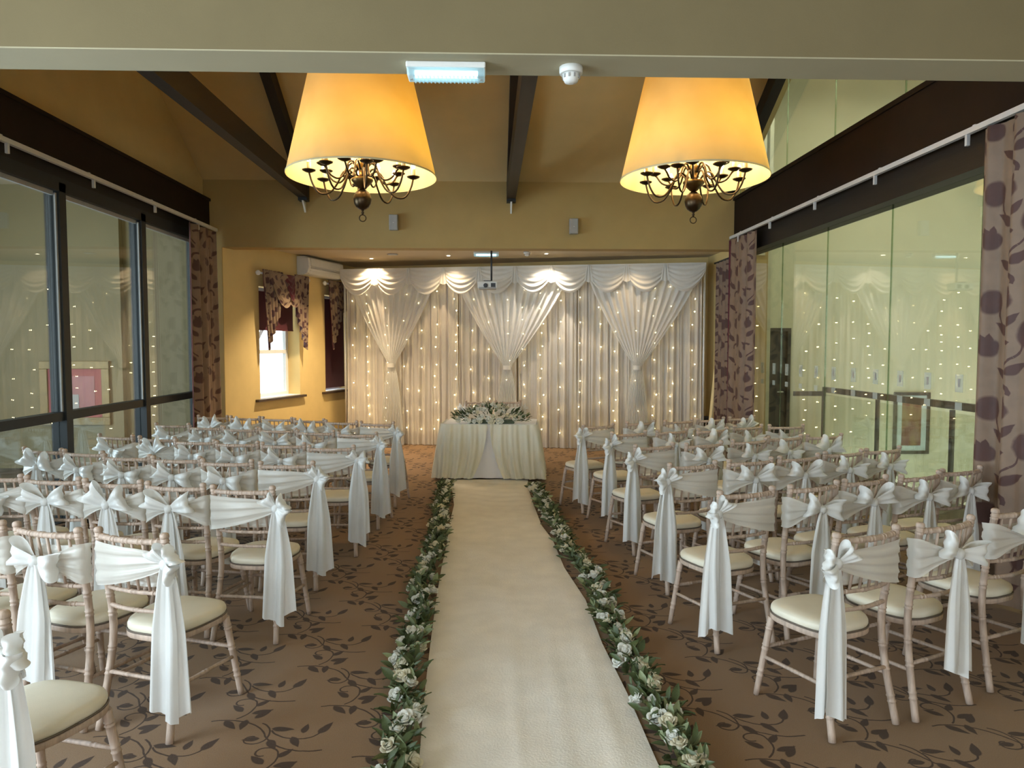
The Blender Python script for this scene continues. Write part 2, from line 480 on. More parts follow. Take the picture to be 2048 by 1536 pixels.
fl = MB()
fl.add([(-4.3, -4.2, 0), (4.3, -4.2, 0), (4.3, 3.2, 0), (3.9, 3.2, 0), (3.9, 14.2, 0), (-4.3, 14.2, 0), (-4.3, 3.2, 0)], [(0, 1, 2, 3, 6), (6, 3, 4, 5)])
struct('floor', fl, M['carpet'], 'brown carpet with dark scrolling vine and leaf pattern')

# roof: ridge across the room at y=6.65
rf = MB()
rf.add([(-4.1, 3.2, 3.94), (3.6, 3.2, 3.94), (3.6, 6.65, 6.0), (-4.1, 6.65, 6.0), (3.6, 10.05, 3.97), (-4.1, 10.05, 3.97),
        (-4.1, 3.2, 4.1), (3.6, 3.2, 4.1), (3.6, 6.65, 6.16), (-4.1, 6.65, 6.16), (3.6, 10.05, 4.13), (-4.1, 10.05, 4.13)],
       [(3, 2, 1, 0), (5, 4, 2, 3), (6, 7, 8, 9), (9, 8, 10, 11)])
struct('ceiling', rf, M['ceiling_paint'], 'sloping olive cream plaster ceiling of the hall')

# wall above the alcove and its two stubs
w = MB().box(-4.1, 3.9, YH, YH + 0.25, 3.08, 4.2)
w.box(-4.1, -3.68, YH, YH + 0.25, 0, 3.08).box(3.62, 3.95, YH, YH + 0.25, 0, 3.08)
struct('wall_back', w, M['wall'], 'olive cream wall above the alcove opening')
# left upper wall (gable)
w = MB()
prof = [(3.2, 3.22), (10.0, 3.22), (10.0, 4.0), (6.65, 6.0), (3.2, 3.95)]
w.add([(-3.92, y, z) for y, z in prof] + [(-4.08, y, z) for y, z in prof], [(0, 1, 2, 3, 4), (9, 8, 7, 6, 5)] + [(i, 5 + i, 5 + (i + 1) % 5, (i + 1) % 5) for i in range(5)])
struct('wall_left', w, M['ceiling_paint'], 'olive cream gable wall above the black-framed windows')
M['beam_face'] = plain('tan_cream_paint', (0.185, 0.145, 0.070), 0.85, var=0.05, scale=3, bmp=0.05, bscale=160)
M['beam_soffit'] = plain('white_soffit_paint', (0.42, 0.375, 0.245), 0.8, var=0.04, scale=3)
# near beam
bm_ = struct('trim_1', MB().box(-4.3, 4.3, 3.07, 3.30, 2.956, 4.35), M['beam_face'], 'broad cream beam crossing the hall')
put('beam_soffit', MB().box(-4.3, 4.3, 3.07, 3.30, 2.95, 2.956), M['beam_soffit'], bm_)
# entrance part of the hall, around the camera
struct('ceiling.001', B(-4.3, 4.3, -4.2, 3.07, 4.1, 4.2), M['beam_paint'], 'flat ceiling of the entrance side')
w = MB().box(-4.45, -4.3, -4.2, -2.6, 0, 4.2).box(-4.45, -4.3, 2.2, 3.3, 0, 4.2).box(-4.45, -4.3, -2.6, 2.2, 0, 0.5).box(-4.45, -4.3, -2.6, 2.2, 3.0, 4.2)
struct('wall_left.001', w, M['beam_paint'], 'cream wall of the entrance side with a wide window')
struct('wall_right.001', B(4.3, 4.45, -4.2, 3.3, 0, 4.2), M['wall'], 'cream wall of the entrance side without windows')
w = MB().box(-4.3, -2.2, -4.35, -4.2, 0, 4.2).box(3.0, 4.3, -4.35, -4.2, 0, 4.2).box(-2.2, 3.0, -4.35, -4.2, 0, 0.8).box(-2.2, 3.0, -4.35, -4.2, 3.2, 4.2)
struct('wall_rear', w, M['beam_paint'], 'cream rear wall of the entrance side')
def grid_window(name, label, axis, c, a0, a1, z0, z1, nm):
    r = struct_empty(name, label)
    f = MB()
    def bx(p0, p1, q0, q1):
        if axis == 'x': f.box(c - 0.03, c + 0.03, p0, p1, q0, q1)
        else: f.box(p0, p1, c - 0.03, c + 0.03, q0, q1)
    bx(a0, a1, z0, z0 + 0.07); bx(a0, a1, z1 - 0.07, z1); bx(a0, a0 + 0.07, z0 + 0.07, z1 - 0.07); bx(a1 - 0.07, a1, z0 + 0.07, z1 - 0.07)
    for i in range(1, nm):
        x = a0 + (a1 - a0) * i / nm; bx(x - 0.03, x + 0.03, z0 + 0.07, z1 - 0.07)
    put('frame', f, M['blackmetal'], r)
    return r
grid_window('window_5', 'wide black-framed window of the entrance side', 'x', -4.38, -2.6, 2.2, 0.5, 3.0, 4)
grid_window('window_6', 'window in the rear wall', 'y', -4.28, -2.2, 3.0, 0.8, 3.2, 4)

# ---- left glazed wall
def window_left():
    r = struct_empty('window_1', 'black-framed glazed wall along the hall')
    X = -3.95
    ys = [3.35, 5.12, 6.68, 8.20, 9.70]
    for y in ys:
        put('post', MB().box(X - 0.07, X + 0.07, y - 0.05, y + 0.05, 0, 3.20), M['blackmetal'], r)
        put('glazing_bead', MB().box(X + 0.03, X + 0.045, y - 0.072, y - 0.05, 1.12, 3.10), M['grey_plastic'], r)
    put('head', MB().box(X - 0.07, X + 0.07, 3.30, 9.75, 3.12, 3.24), M['blackmetal'], r)
    put('bottom_rail', MB().box(X - 0.06, X + 0.06, 3.30, 9.75, 0, 0.12), M['blackmetal'], r)
    for a, b in zip(ys[:-1], ys[1:]):
        put('rail', MB().box(X - 0.05, X + 0.05, a + 0.05, b - 0.05, 1.035, 1.115), M['blackmetal'], r)
        put('pane', MB().box(X - 0.006, X + 0.006, a + 0.05, b - 0.05, 1.115, 3.12), M['glass_l'], r)
        put('pane', MB().box(X - 0.006, X + 0.006, a + 0.05, b - 0.05, 0.12, 1.035), M['glass_l'], r)
        put('head_strip', MB().box(X + 0.0, X + 0.02, a + 0.06, b - 0.06, 3.08, 3.12), M['grey_plastic'], r)
window_left()
struct('trim_2', MB().box(-3.95, -3.83, 3.30, 9.98, 3.34, 3.72).box(-3.97, -3.81, 3.30, 9.985, 3.70, 3.735), M['fascia'], 'dark brown fascia beam above the black-framed windows')
struct('trim_3', MB().box(-4.08, -3.90, 3.30, 9.98, 3.20, 3.34), M['timber'], 'dark soffit behind the curtain track')

# ---- right glazed wall
def window_right():
    r = struct_empty('window_2', 'frameless glass wall of tall butt-jointed panes')
    X = 3.66
    ys = [3.32, 4.05, 5.20, 6.39, 7.62, 8.80, 9.96]
    for a, b in zip(ys[:-1], ys[1:]):
        pane = put('pane', MB().box(X - 0.005, X + 0.005, a + 0.004, b - 0.004, 0.02, 3.0), M['glass_r'], r)
        put('pane_edge', MB().box(X - 0.006, X + 0.006, b - 0.004, b + 0.004, 0.02, 3.0), M['glass_e'], r)
        n = max(1, int(round((b - a) / 0.42)))
        for k in range(n):   # small frosted squares with a dark centre mark, stuck on the glass
            y = a + (b - a) * (k + 0.5) / n
            s = put('frosted_sticker', MB().box(X - 0.0075, X - 0.0055, y - 0.045, y + 0.045, 1.36, 1.50), M['sticker'], pane)
            put('frosted_sticker', MB().box(X - 0.0075, X - 0.0055, y - 0.04, y + 0.04, 1.22, 1.28), M['sticker'], pane)
            put('sticker_mark', MB().box(X - 0.0085, X - 0.0075, y - 0.014, y + 0.014, 1.40, 1.465), M['grey_plastic'], pane)
    put('bottom_channel', MB().box(X - 0.02, X + 0.02, 3.3, 9.98, 0, 0.03), M['grey_plastic'], r)
    # glazed gable above the beam
    def roof(y): return 3.95 + (6.0 - 3.95) * (1 - abs(y - 6.65) / 3.38) - 0.03
    gy = [3.35, 4.75, 6.0, 7.23, 8.40, 9.95]
    for a, b in zip(gy[:-1], gy[1:]):
        prof = [(a + .004, 3.80), (b - .004, 3.80), (b - .004, roof(b))]
        if a < 6.65 < b: prof.append((6.65, roof(6.65)))
        prof.append((a + .004, roof(a)))
        n = len(prof); g = MB()
        g.add([(3.515, y, z) for y, z in prof] + [(3.525, y, z) for y, z in prof], [tuple(reversed(range(n))), tuple(range(n, 2 * n))] + [(i, (i + 1) % n, n + (i + 1) % n, n + i) for i in range(n)])
        put('gable_pane', g, M['glass_r'], r)
        put('pane_edge', MB().box(3.514, 3.526, b - 0.004, b + 0.004, 3.80, roof(b)), M['glass_e'], r)
M['sticker'] = cloth('frosted_film', (0.72, 0.75, 0.74), trans=0.4, clear=0.62, rough=0.7)
window_right()
struct('trim_4', MB().box(3.45, 3.57, 3.30, 9.985, 3.26, 3.76).box(3.43, 3.59, 3.30, 9.99, 3.755, 3.80), M['fascia'], 'dark brown fascia beam above the frameless glass wall')
struct('trim_5', MB().box(3.52, 3.78, 3.30, 9.98, 3.0, 3.27), M['timber'], 'dark soffit above the frameless glass wall')

# ---- trusses
for i, x in enumerate((-2.53, 0.31, 3.38)):
    r = struct_empty('trim_%d' % (6 + i), 'dark timber roof truss with tie beam and rafters')
    if i < 2:
        put('tie_beam', MB().box(x - 0.06, x + 0.06, 3.30, 9.98, 3.74, 3.98), M['timber'], r)
        put('truss_shoe', MB().box(x - 0.062, x + 0.062, 9.86, 9.985, 3.70, 3.99), M['blackmetal'], r)
        tri = MB(); tri.add([(x - .012, 9.998, 3.70), (x + .012, 9.998, 3.70), (x + .012, 9.86, 3.70), (x - .012, 9.86, 3.70), (x - .012, 9.998, 3.56), (x + .012, 9.998, 3.56)],
                            [(0, 1, 2, 3), (3, 2, 5, 4), (0, 3, 4), (1, 5, 2), (0, 4, 5, 1)])
        put('bracket', tri, M['white_plastic'], r)
    put('rafter', MB().obox((x, 9.95, 3.93), (x, 6.65, 5.89), 0.12, 0.2), M['timber'], r)
    put('rafter', MB().obox((x, 3.35, 3.93), (x, 6.65, 5.89), 0.12, 0.2), M['timber'], r)

# ---- alcove: angled window wall, back wall, ceiling
A0 = Vector((-3.68, YH + 0.02, 0)); AD = Vector((math.sin(D(18)), math.cos(D(18)), 0)); AN = Vector((-AD.y, AD.x, 0))   # AN points outdoors
AM = Matrix(((AD.x, AN.x, 0, A0.x), (AD.y, AN.y, 0, A0.y), (0, 0, 1, 0), (0, 0, 0, 1)))
W1 = (0.79, 1.85); W2 = (2.64, 3.50); WZ = (0.92, 2.62); WT = 0.32
w = MB()
for a, b in ((0.0, W1[0]), (W1[1], W2[0]), (W2[1], 3.85)): w.box(a, b, 0, WT, 0, 3.25)
for a, b in (W1, W2): w.box(a, b, 0, WT, 0, WZ[0]).box(a, b, 0, WT, WZ[1], 3.25)
struct('wall_alcove_left', w.xform(AM), M['wall_lit'], 'warm yellow alcove wall with two windows')
b0 = A0 + AD * 3.72
bw = MB(); q = [(b0.x - 0.2, b0.y + 0.05), (3.85, 11.78), (3.85, 11.95), (b0.x - 0.2, b0.y + 0.25)]
bw.prism(q, 0, 3.25)
struct('wall_alcove_back', bw, M['wall_lit'], 'warm yellow alcove back wall behind the drapes')
struct('wall_alcove_right', B(3.66, 3.85, YH + 0.25, 11.9, 0, 3.25), M['wall_lit'], 'warm yellow alcove side wall')
cl = MB(); q = [(-3.75, YH + 0.02), (3.8, YH + 0.02), (3.8, 12.0), (b0.x, b0.y + 0.2)]
cl.prism(q, 3.2, 3.3)
struct('ceiling.002', cl, M['ceil_white'], 'flat pale alcove ceiling with downlights')

def alcove_window(name, label, s0, s1):
    r = struct_empty(name, label); r.matrix_world = AM
    f = MB(); y0, y1 = 0.22, 0.28
    f.box(s0, s1, y0, y1, WZ[0], WZ[0] + .06).box(s0, s1, y0, y1, WZ[1] - .06, WZ[1]).box(s0, s0 + .06, y0, y1, WZ[0] + .06, WZ[1] - .06).box(s1 - .06, s1, y0, y1, WZ[0] + .06, WZ[1] - .06)
    put('frame', f, M['upvc'], r)
    put('transom', MB().box(s0 + .06, s1 - .06, y0, y1, 1.60, 1.66), M['upvc'], r)
    for a, b in ((s0 + .06, s1 - .06),):
        put('pane', MB().box(a, b, .245, .255, 1.66, WZ[1] - .06), M['glass_l'], r)
        put('pane', MB().box(a, b, .245, .255, WZ[0] + .06, 1.60), M['glass_l'], r)
    put('window_sill', MB().box(s0 - .12, s1 + .10, -.06, .0, WZ[0] - .035, WZ[0]), M['sill'], r)
    put('sill_board', MB().box(s0, s1, 0, .22, WZ[0], WZ[0] + .012), M['upvc'], r)
    return r
alcove_window('window_3', 'white alcove window with a half-raised maroon blind', *W1)
alcove_window('window_4', 'white alcove window covered by a lowered maroon blind', *W2)

# ---- corridors beyond the glass
w = MB().box(-8.1, -8.0, 3.2, 3.4, 0, 3.95).box(-8.1, -8.0, 7.4, 10.3, 0, 3.95).box(-8.1, -8.0, 3.4, 7.4, 0, 0.3).box(-8.1, -8.0, 3.4, 7.4, 2.7, 3.95)
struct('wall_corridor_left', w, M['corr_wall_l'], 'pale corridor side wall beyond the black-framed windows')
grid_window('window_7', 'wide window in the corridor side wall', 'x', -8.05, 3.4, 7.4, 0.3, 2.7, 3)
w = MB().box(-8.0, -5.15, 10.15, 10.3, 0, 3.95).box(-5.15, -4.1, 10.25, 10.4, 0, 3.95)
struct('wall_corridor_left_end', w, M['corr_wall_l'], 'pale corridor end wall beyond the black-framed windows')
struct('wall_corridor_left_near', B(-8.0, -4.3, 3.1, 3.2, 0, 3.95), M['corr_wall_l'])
struct('ceiling.003', B(-8.1, -4.08, 3.1, 10.4, 3.95, 4.05), M['ceil_white'])
struct('floor.001', B(-8.1, -4.3, 3.1, 10.4, -0.06, -0.005), M['sill'])
w = MB().box(3.86, 4.10, 11.0, 11.15, -2.4, 6.3).box(4.72, 8.1, 11.0, 11.15, -2.4, 6.3).box(4.10, 4.72, 11.0, 11.15, 2.0, 6.3).box(4.10, 4.72, 11.0, 11.15, -2.4, 0)
struct('wall_corridor_right_end', w, M['corr_wall'], 'pale green-white stairwell end wall beyond the glass')
struct('wall_corridor_right', B(8.0, 8.1, 3.1, 11.0, -2.4, 6.3), M['corr_wall'], 'pale stairwell side wall beyond the glass')
struct('wall_corridor_right_near', B(3.86, 8.0, 3.1, 3.2, -2.4, 6.3), M['corr_wall'])
struct('wall_corridor_right_inner', MB().box(3.95, 4.0, 10.0, 11.0, 0, 6.3).box(3.60, 3.9, 9.99, 10.24, 3.0, 6.3), M['corr_wall'])
struct('ceiling.004', B(3.5, 8.1, 3.1, 11.15, 6.3, 6.4), M['ceil_white'])
struct('floor.002', MB().box(3.7, 5.15, 3.2, 11.0, -0.12, -0.003), M['sill'], 'dark landing floor beyond the glass')
struct('floor.003', B(5.15, 8.1, 3.1, 11.0, -2.5, -2.4), M['sill'])
# dark door in the stairwell wall
d = struct_empty('door_1', 'dark door in the stairwell end wall')
put('door_frame', MB().box(4.10, 4.15, 10.97, 11.1, 0, 2.0).box(4.67, 4.72, 10.97, 11.1, 0, 2.0).box(4.15, 4.67, 10.97, 11.1, 1.95, 2.0), M['dark_plastic'], d)
put('door_leaf', MB().box(4.15, 4.67, 11.03, 11.07, 0, 1.95), M['dark_plastic'], d)
put('door_handle', MB().tube([(4.61, 11.03, 1.0), (4.61, 10.98, 1.0), (4.52, 10.98, 1.0)], 0.01), M['alu'], d)

# ================================================================== fixtures
# balustrade of the stairwell
t = thing('glass_balustrade', 'glass balustrade with dark handrail along the stairwell landing', 'balustrade', (5.1, 9.0, 0))
def loc(o, p): return (p[0] - o.location.x, p[1] - o.location.y, p[2] - o.location.z)
P0, P1, P2 = (4.62, 10.6, 1.0), (5.10, 10.6, 1.0), (5.02, 6.4, 1.08)
put('handrail', MB().obox(loc(t, P0), loc(t, P1), 0.06, 0.07), M['dark_plastic'], t)
put('handrail', MB().obox(loc(t, (5.10, 10.63, 1.06)), loc(t, P2), 0.06, 0.08), M['dark_plastic'], t)
for y in (10.6, 9.1, 7.6, 6.45):
    put('post', MB().box(-0.02 - 0.02, 0.02 - 0.02, y - 9.0 - 0.02, y - 9.0 + 0.02, -0.003, 1.02), M['dark_plastic'], t)
for a, b in ((10.57, 9.13), (9.07, 7.63), (7.57, 6.48)):
    put('panel', MB().box(-0.026, -0.016, b - 9.0, a - 9.0, 0.06, 0.99), M['glass_r'], t)

def picture(name, label, cat, c, w, h, fw, mat_frame, mat_mount, mount, mat_art, rz=0):
    t = thing(name, label, cat, c, rz)
    f = MB(); d = 0.04
    f.box(-w / 2, w / 2, -d, 0, -h / 2, -h / 2 + fw).box(-w / 2, w / 2, -d, 0, h / 2 - fw, h / 2).box(-w / 2, -w / 2 + fw, -d, 0, -h / 2 + fw, h / 2 - fw).box(w / 2 - fw, w / 2, -d, 0, -h / 2 + fw, h / 2 - fw)
    put('frame', f, mat_frame, t, bevel=0.006)
    put('mount', MB().box(-w / 2 + fw, w / 2 - fw, -0.018, 0, -h / 2 + fw, h / 2 - fw), mat_mount, t)
    put('artwork', MB().box(-w / 2 + fw + mount, w / 2 - fw - mount, -0.022, -0.018, -h / 2 + fw + mount, h / 2 - fw - mount), mat_art, t)
    return t
def abstract(name, cols, sc_):
    m, nt, p, out = nodes(name)
    n = ramp(nt, noise(nt, sc_, 5, 0.6), 0.3, 0.7); n2 = ramp(nt, noise(nt, sc_ * 0.6 + 1, 2, 0.5, stretch=(1, 1, 0.5)), 0.4, 0.6)
    c = mix_rgb(nt, n, cols[0], cols[1]); nt.links.new(mix_rgb(nt, n2, c, cols[2]), p.inputs['Base Color'])
    p.inputs['Roughness'].default_value = 0.5; return m
M['art1'] = abstract('brown_red_painting', ((0.22, 0.12, 0.05), (0.30, 0.22, 0.10), (0.14, 0.03, 0.03)), 7)
M['art2'] = abstract('rose_grey_print', ((0.40, 0.09, 0.10), (0.45, 0.13, 0.13), (0.30, 0.08, 0.09)), 3)
M['mount_blue'] = plain('pale_blue_mount', (0.50, 0.60, 0.62), 0.8, var=0.03)
M['mount_red'] = plain('dusty_rose_mount', (0.42, 0.10, 0.11), 0.8, var=0.05)
picture('framed_picture', 'framed brown and red abstract with pale blue mount on the stairwell wall', 'picture', (6.68, 10.998, 0.50), 0.58, 0.98, 0.05, M['dark_plastic'], M['mount_blue'], 0.085, M['art1'])
t = picture('framed_picture', 'gilt-framed rose picture on the corridor wall beyond the black-framed windows', 'picture', (-5.80, 10.148, 1.06), 0.96, 0.90, 0.11, M['gold'], M['mount_red'], 0.10, M['art2'])
put('dark_figure', MB().box(-0.16, 0.05, -0.026, -0.0215, -0.24, -0.02), M['grey_plastic'], t)

# curtain tracks
def track(label, x, z, xf, ys, y0, y1):
    t = thing('curtain_track', label, 'curtain track', (x, (y0 + y1) / 2, z))
    ym = (y0 + y1) / 2
    put('rail', MB().box(-0.018, 0.018, y0 - ym, y1 - ym, -0.018, 0.02), M['alu'], t)
    s = 1 if xf > x else -1
    for y in ys:
        put('bracket', MB().box(min(0, xf - x), max(0, xf - x), y - ym - 0.015, y - ym + 0.015, 0.02, 0.035), M['alu'], t)
        put('glider', MB().box(-0.012, 0.012, y - ym + 0.05, y - ym + 0.074, -0.095, -0.018), M['alu'], t)
track('white curtain track fixed to the fascia above the black-framed windows', -3.74, 3.31, -3.829, (4.5, 5.67, 6.88, 8.12, 9.3), 3.4, 9.98)
track('white curtain track fixed to the fascia above the frameless glass', 3.40, 3.235, 3.449, (3.8, 4.96, 6.17, 7.33, 8.52, 9.6), 3.4, 9.98)

# curtains
def pleat(u, n, amp, ph=0):
    return amp * math.sin(2 * PI * n * u + ph) + amp * 0.35 * math.sin(2 * PI * n * 2.3 * u + 1.7 + ph)
def curtain(label, x, y0, y1, z0, z1, n, amp, flip, lining_side):
    """a bunch of curtain hanging from the track along y"""
    t = thing('curtain', label, 'curtain', (x, (y0 + y1) / 2, z0)); ym = (y0 + y1) / 2; h = z1 - z0
    def fn(u, v):
        return (flip * (pleat(u, n, amp * (0.55 + 0.45 * (1 - v)))), y0 - ym + (y1 - y0) * u, h * v)
    put('curtain_panel', MB().grid(fn, 70, 10), M['curtain'], t)
    e = y1 - ym if lining_side > 0 else y0 - ym
    def fl(u, v): return (-flip * 0.03 * u + flip * pleat(1.0 if lining_side > 0 else 0.0, n, amp * (0.55 + 0.45 * (1 - v))) - flip * 0.004, e + lining_side * 0.045 * u, h * v)
    put('lining_edge', MB().grid(fl, 3, 8), M['maroon'], t)
    return t
curtain('floral curtain gathered at the alcove end of the black-framed windows', -3.74, 9.10, 9.93, 0.02, 3.27, 3, 0.05, -1, -1)
curtain('floral curtain gathered at the alcove end of the frameless glass wall', 3.40, 9.02, 9.92, 0.02, 3.20, 3, 0.045, 1, 1)
curtain('wide floral curtain gathered beside the entrance end of the frameless glass', 3.40, 3.75, 4.84, 0.02, 3.20, 4, 0.05, 1, -1)

# dark drapes and boards in the alcove corner
t = thing('dark_curtain', 'dark floral curtain hanging on the alcove side wall', 'curtain', (3.56, 10.75, 0.05))
put('curtain_panel', MB().grid(lambda u, v: (0.04 * math.sin(u * 9 * PI), -0.35 + 0.7 * u, 2.95 * v), 40, 6), M['curtain'], t)
put('lining_edge', MB().grid(lambda u, v: (0.0 - 0.03 * u, -0.35 - 0.02 * u, 2.95 * v), 2, 4), M['maroon'], t)
put('pole', MB().tube([(0, -0.42, 2.97), (0, 0.42, 2.97)], 0.015), M['dark_plastic'], t)
tag(put('leaning_board', MB().box(-0.012, 0.012, -0.06, 0.06, 0, 1.35), M['candle'], loc=(3.50, 11.22, 0.005), rot=(0, D(5), 0), bevel=0.004), 'narrow pale board leaning on the alcove wall', 'board')
t = thing('floor_box', 'black equipment box on the floor behind the drapes', 'box', (3.52, 11.56, 0))
put('box_body', MB().box(-.1, .1, -.08, .08, 0.01, .52), M['dark_plastic'], t, bevel=.01)
put('box_lid', MB().box(-.105, .105, -.085, .085, .52, .56), M['dark_plastic'], t, bevel=.006)

# alcove window dressing (local frame of the angled wall: x along it, y outdoors)
def in_wall(s, y, z): return AM @ Vector((s, y, z))
AZ = math.atan2(AD.y, AD.x)
def dressing(s0, s1, zblind, tag_):
    c = (s0 + s1) / 2
    t = thing('roller_blind', 'maroon roller blind ' + tag_, 'blind', in_wall(c, 0.10, WZ[1] - 0.05), AZ)
    put('blind_cloth', MB().box(-(s1 - s0) / 2 + .03, (s1 - s0) / 2 - .03, -0.002, 0.002, zblind - WZ[1] + 0.05, 0.0), M['maroon'], t)
    put('bottom_bar', MB().box(-(s1 - s0) / 2 + .03, (s1 - s0) / 2 - .03, -0.008, 0.008, zblind - WZ[1] + 0.03, zblind - WZ[1] + 0.05), M['maroon'], t)
    put('roller', MB().tube([(-(s1 - s0) / 2 + .02, 0, 0.01), ((s1 - s0) / 2 - .02, 0, 0.01)], 0.025, 10), M['upvc'], t)
    # pole and swag
    hw = (s1 - s0) / 2 + 0.10; zp = 2.80
    pr = thing('curtain_pole', 'pale curtain pole with ball finials over the ' + tag_, 'curtain pole', in_wall(c, -0.09, zp), AZ)
    put('pole', MB().tube([(-hw, 0, 0), (hw, 0, 0)], 0.016, 10), M['upvc'], pr)
    for sx in (-1, 1):
        fb = MB().lathe([(0.0, -.04), (.02, -.036), (.035, -.015), (.038, 0.0), (.03, .02), (.012, .034), (0.0, .036)], 12, caps=False).xform(Matrix.Translation((sx * (hw + .03), 0, 0)))
        put('finial', fb, M['upvc'], pr)
        put('pole_bracket', MB().box(sx * (hw - .06) - .01, sx * (hw - .06) + .01, -.005, .088, -.01, .01), M['upvc'], pr)
    sw = thing('fabric_swag', 'floral maroon-lined swag over the ' + tag_, 'swag', in_wall(c, -0.09, zp), AZ)
    def tail(sx, w, L, ph):
        x0 = sx * (hw - w * 0.55)
        def fn(u, v):
            # outer edge hangs longer than the inner edge
            k = u if sx < 0 else 1 - u
            ln = L * (1 - 0.52 * k)
            spread = 1 - 0.35 * v
            return (x0 + (u - 0.5) * w * spread - sx * 0.02 * v, -0.035 - 0.03 * math.sin(u * 10 * PI + ph) * (0.5 + 0.5 * v) - 0.01, 0.03 - ln * v + (0.02 if v == 0 else 0))
        put('tail', MB().grid(fn, 36, 10), M['pelmet'], sw)
        def fb(u, v):
            x, y, z = fn(u, v); return (x, y + 0.012, z + 0.006)
        put('tail_lining', MB().grid(fb, 36, 10), M['maroon'], sw)
    tail(-1, 0.50, 1.18, 0.3); tail(1, 0.40, 1.18, 1.1)
    def drape(x0, x1, drop, mat, yo, nm):
        def fn(u, v):
            sag = 4 * u * (1 - u)
            return (x0 + (x1 - x0) * u, -0.02 - yo - 0.05 * sag * (0.4 + v * 0.6) - 0.012 * math.sin(v * 8 * PI) * sag, 0.025 - v * (0.10 + drop * sag) )
        put(nm, MB().grid(fn, 24, 24), mat, sw)
    drape(-hw + .20, hw * 0.35, 0.42, M['pelmet'], 0.03, 'swag_fold')
    drape(-hw * 0.25, hw - 0.16, 0.40, M['pelmet'], 0.012, 'swag_fold')
    drape(-hw * 0.10, hw * 0.30, 0.30, M['maroon'], 0.045, 'swag_lining')
dressing(W1[0], W1[1], 1.98, 'alcove window with the raised blind')
dressing(W2[0], W2[1], 0.99, 'alcove window with the lowered blind')

# tree outside
t = thing('bare_tree', 'bare tree outside the alcove window', 'tree', (-6.6, 19.0, -0.6))
rt = random.Random(3)
br = MB()
def grow(p, d, L, r, k):
    q = p + d * L
    br.tube([p, p + d * L * .5 + Vector((rt.uniform(-.05, .05), rt.uniform(-.05, .05), 0)), q], [r, r * .85, r * .65], 5, caps=False)
    if k == 0: return
    for i in range(3 if k > 2 else 2):
        nd = (d + Vector((rt.uniform(-.7, .7), rt.uniform(-.7, .7), rt.uniform(-.2, .45)))).normalized()
        grow(q, nd, L * rt.uniform(.6, .8), r * .6, k - 1)
tr = MB().tube([(0, 0, 0), (0.03, 0, 1.2), (0, 0.02, 1.9)], [.13, .10, .09], 8)
put('trunk', tr, M['bark'], t)
for a in range(4): grow(Vector((0, 0, 1.85)), Vector((math.cos(a * 1.6) * .6, math.sin(a * 1.6) * .6, .8)).normalized(), .9, .06, 4)
put('branches', br, M['bark'], t)

# air conditioner on the angled wall
t = thing('air_conditioner', 'white wall-mounted air conditioner in the alcove', 'air conditioner', in_wall(2.36, 0, 2.88), AZ)
pf = [(-0.002, 0.0), (-0.002, 0.30), (-0.15, 0.30), (-0.215, 0.27), (-0.23, 0.12), (-0.20, 0.03), (-0.14, 0.0)]
b = MB(); n = len(pf)
b.add([(-0.56, y, z) for y, z in pf] + [(0.56, y, z) for y, z in pf], [tuple(range(n)), tuple(reversed(range(n, 2 * n)))] + [(i, n + i, n + (i + 1) % n, (i + 1) % n) for i in range(n)])
put('casing', b, M['white_plastic'], t, bevel=0.008)
put('front_panel', MB().obox((-0.50, -0.226, 0.20), (0.50, -0.226, 0.20), 0.012, 0.125, up=(0, 0.1, 1)), M['white_plastic'], t, bevel=0.004)
put('air_flap', MB().obox((-0.50, -0.20, 0.045), (0.50, -0.20, 0.045), 0.01, 0.07, up=(0, -0.6, 1)), M['white_plastic'], t, bevel=0.003)
for k in range(3): put('louvre_slot', MB().box(-0.5, 0.5, -0.236, -0.228, 0.10 + k * 0.018, 0.106 + k * 0.018), M['grey_plastic'], t)

# speakers on the wall above the alcove
for x, z, lb in ((-1.31, 3.42, 'grey wall speaker between the timber trusses'), (1.18, 3.38, 'grey wall speaker on the frameless-glass side')):
    t = thing('wall_speaker', lb, 'speaker', (x, YH, z))
    put('cabinet', MB().box(-.06, .06, -.10, -.02, -.105, .105), M['grey_plastic'], t, bevel=.008)
    put('grille', MB().box(-.052, .052, -.106, -.099, -.096, .096), M['grey_plastic'], t, bevel=.003)
    put('wall_mount', MB().box(-.02, .02, -.02, -.0005, -.03, .03), M['dark_plastic'], t)
    put('badge', MB().box(-.006, .006, -.1075, -.106, -.012, -.004), M['alu'], t)

# emergency light under the beam
def emergency(label, c, L, W_, H_):
    t = thing('emergency_light', label, 'light', c)
    put('base', MB().box(-L / 2, L / 2, -W_ / 2, W_ / 2, -H_ * .45, -0.0005), M['white_plastic'], t, bevel=.006)
    o = [(-W_ / 2, -H_ * .45), (W_ / 2, -H_ * .45), (W_ * .36, -H_), (-W_ * .36, -H_)]
    d = MB(); d.add([(-L / 2 + .004, y, z) for y, z in o] + [(L / 2 - .004, y, z) for y, z in o], [(0, 1, 2, 3), (7, 6, 5, 4), (0, 4, 5, 1), (1, 5, 6, 2), (2, 6, 7, 3), (3, 7, 4, 0)])
    put('diffuser', d, M['diffuser'], t, bevel=.006)
    put('tube', MB().tube([(-L * .40, 0, -H_ * .62), (L * .40, 0, -H_ * .62)], W_ * .15, 10), M['led'], t)
    for k in range(17):
        x = -L * .4 + L * .8 * k / 16
        put('prism_rib', MB().box(x - .003, x + .003, -W_ * .36, W_ * .36, -H_ - .003, -H_ + .001), M['diffuser'], t)
    for sx in (-1, 1): put('screw', MB().lathe([(.006, 0), (.006, .003)], 8, c=(sx * (L / 2 - .02), 0, -H_ - .003)), M['grey_plastic'], t)
    return t
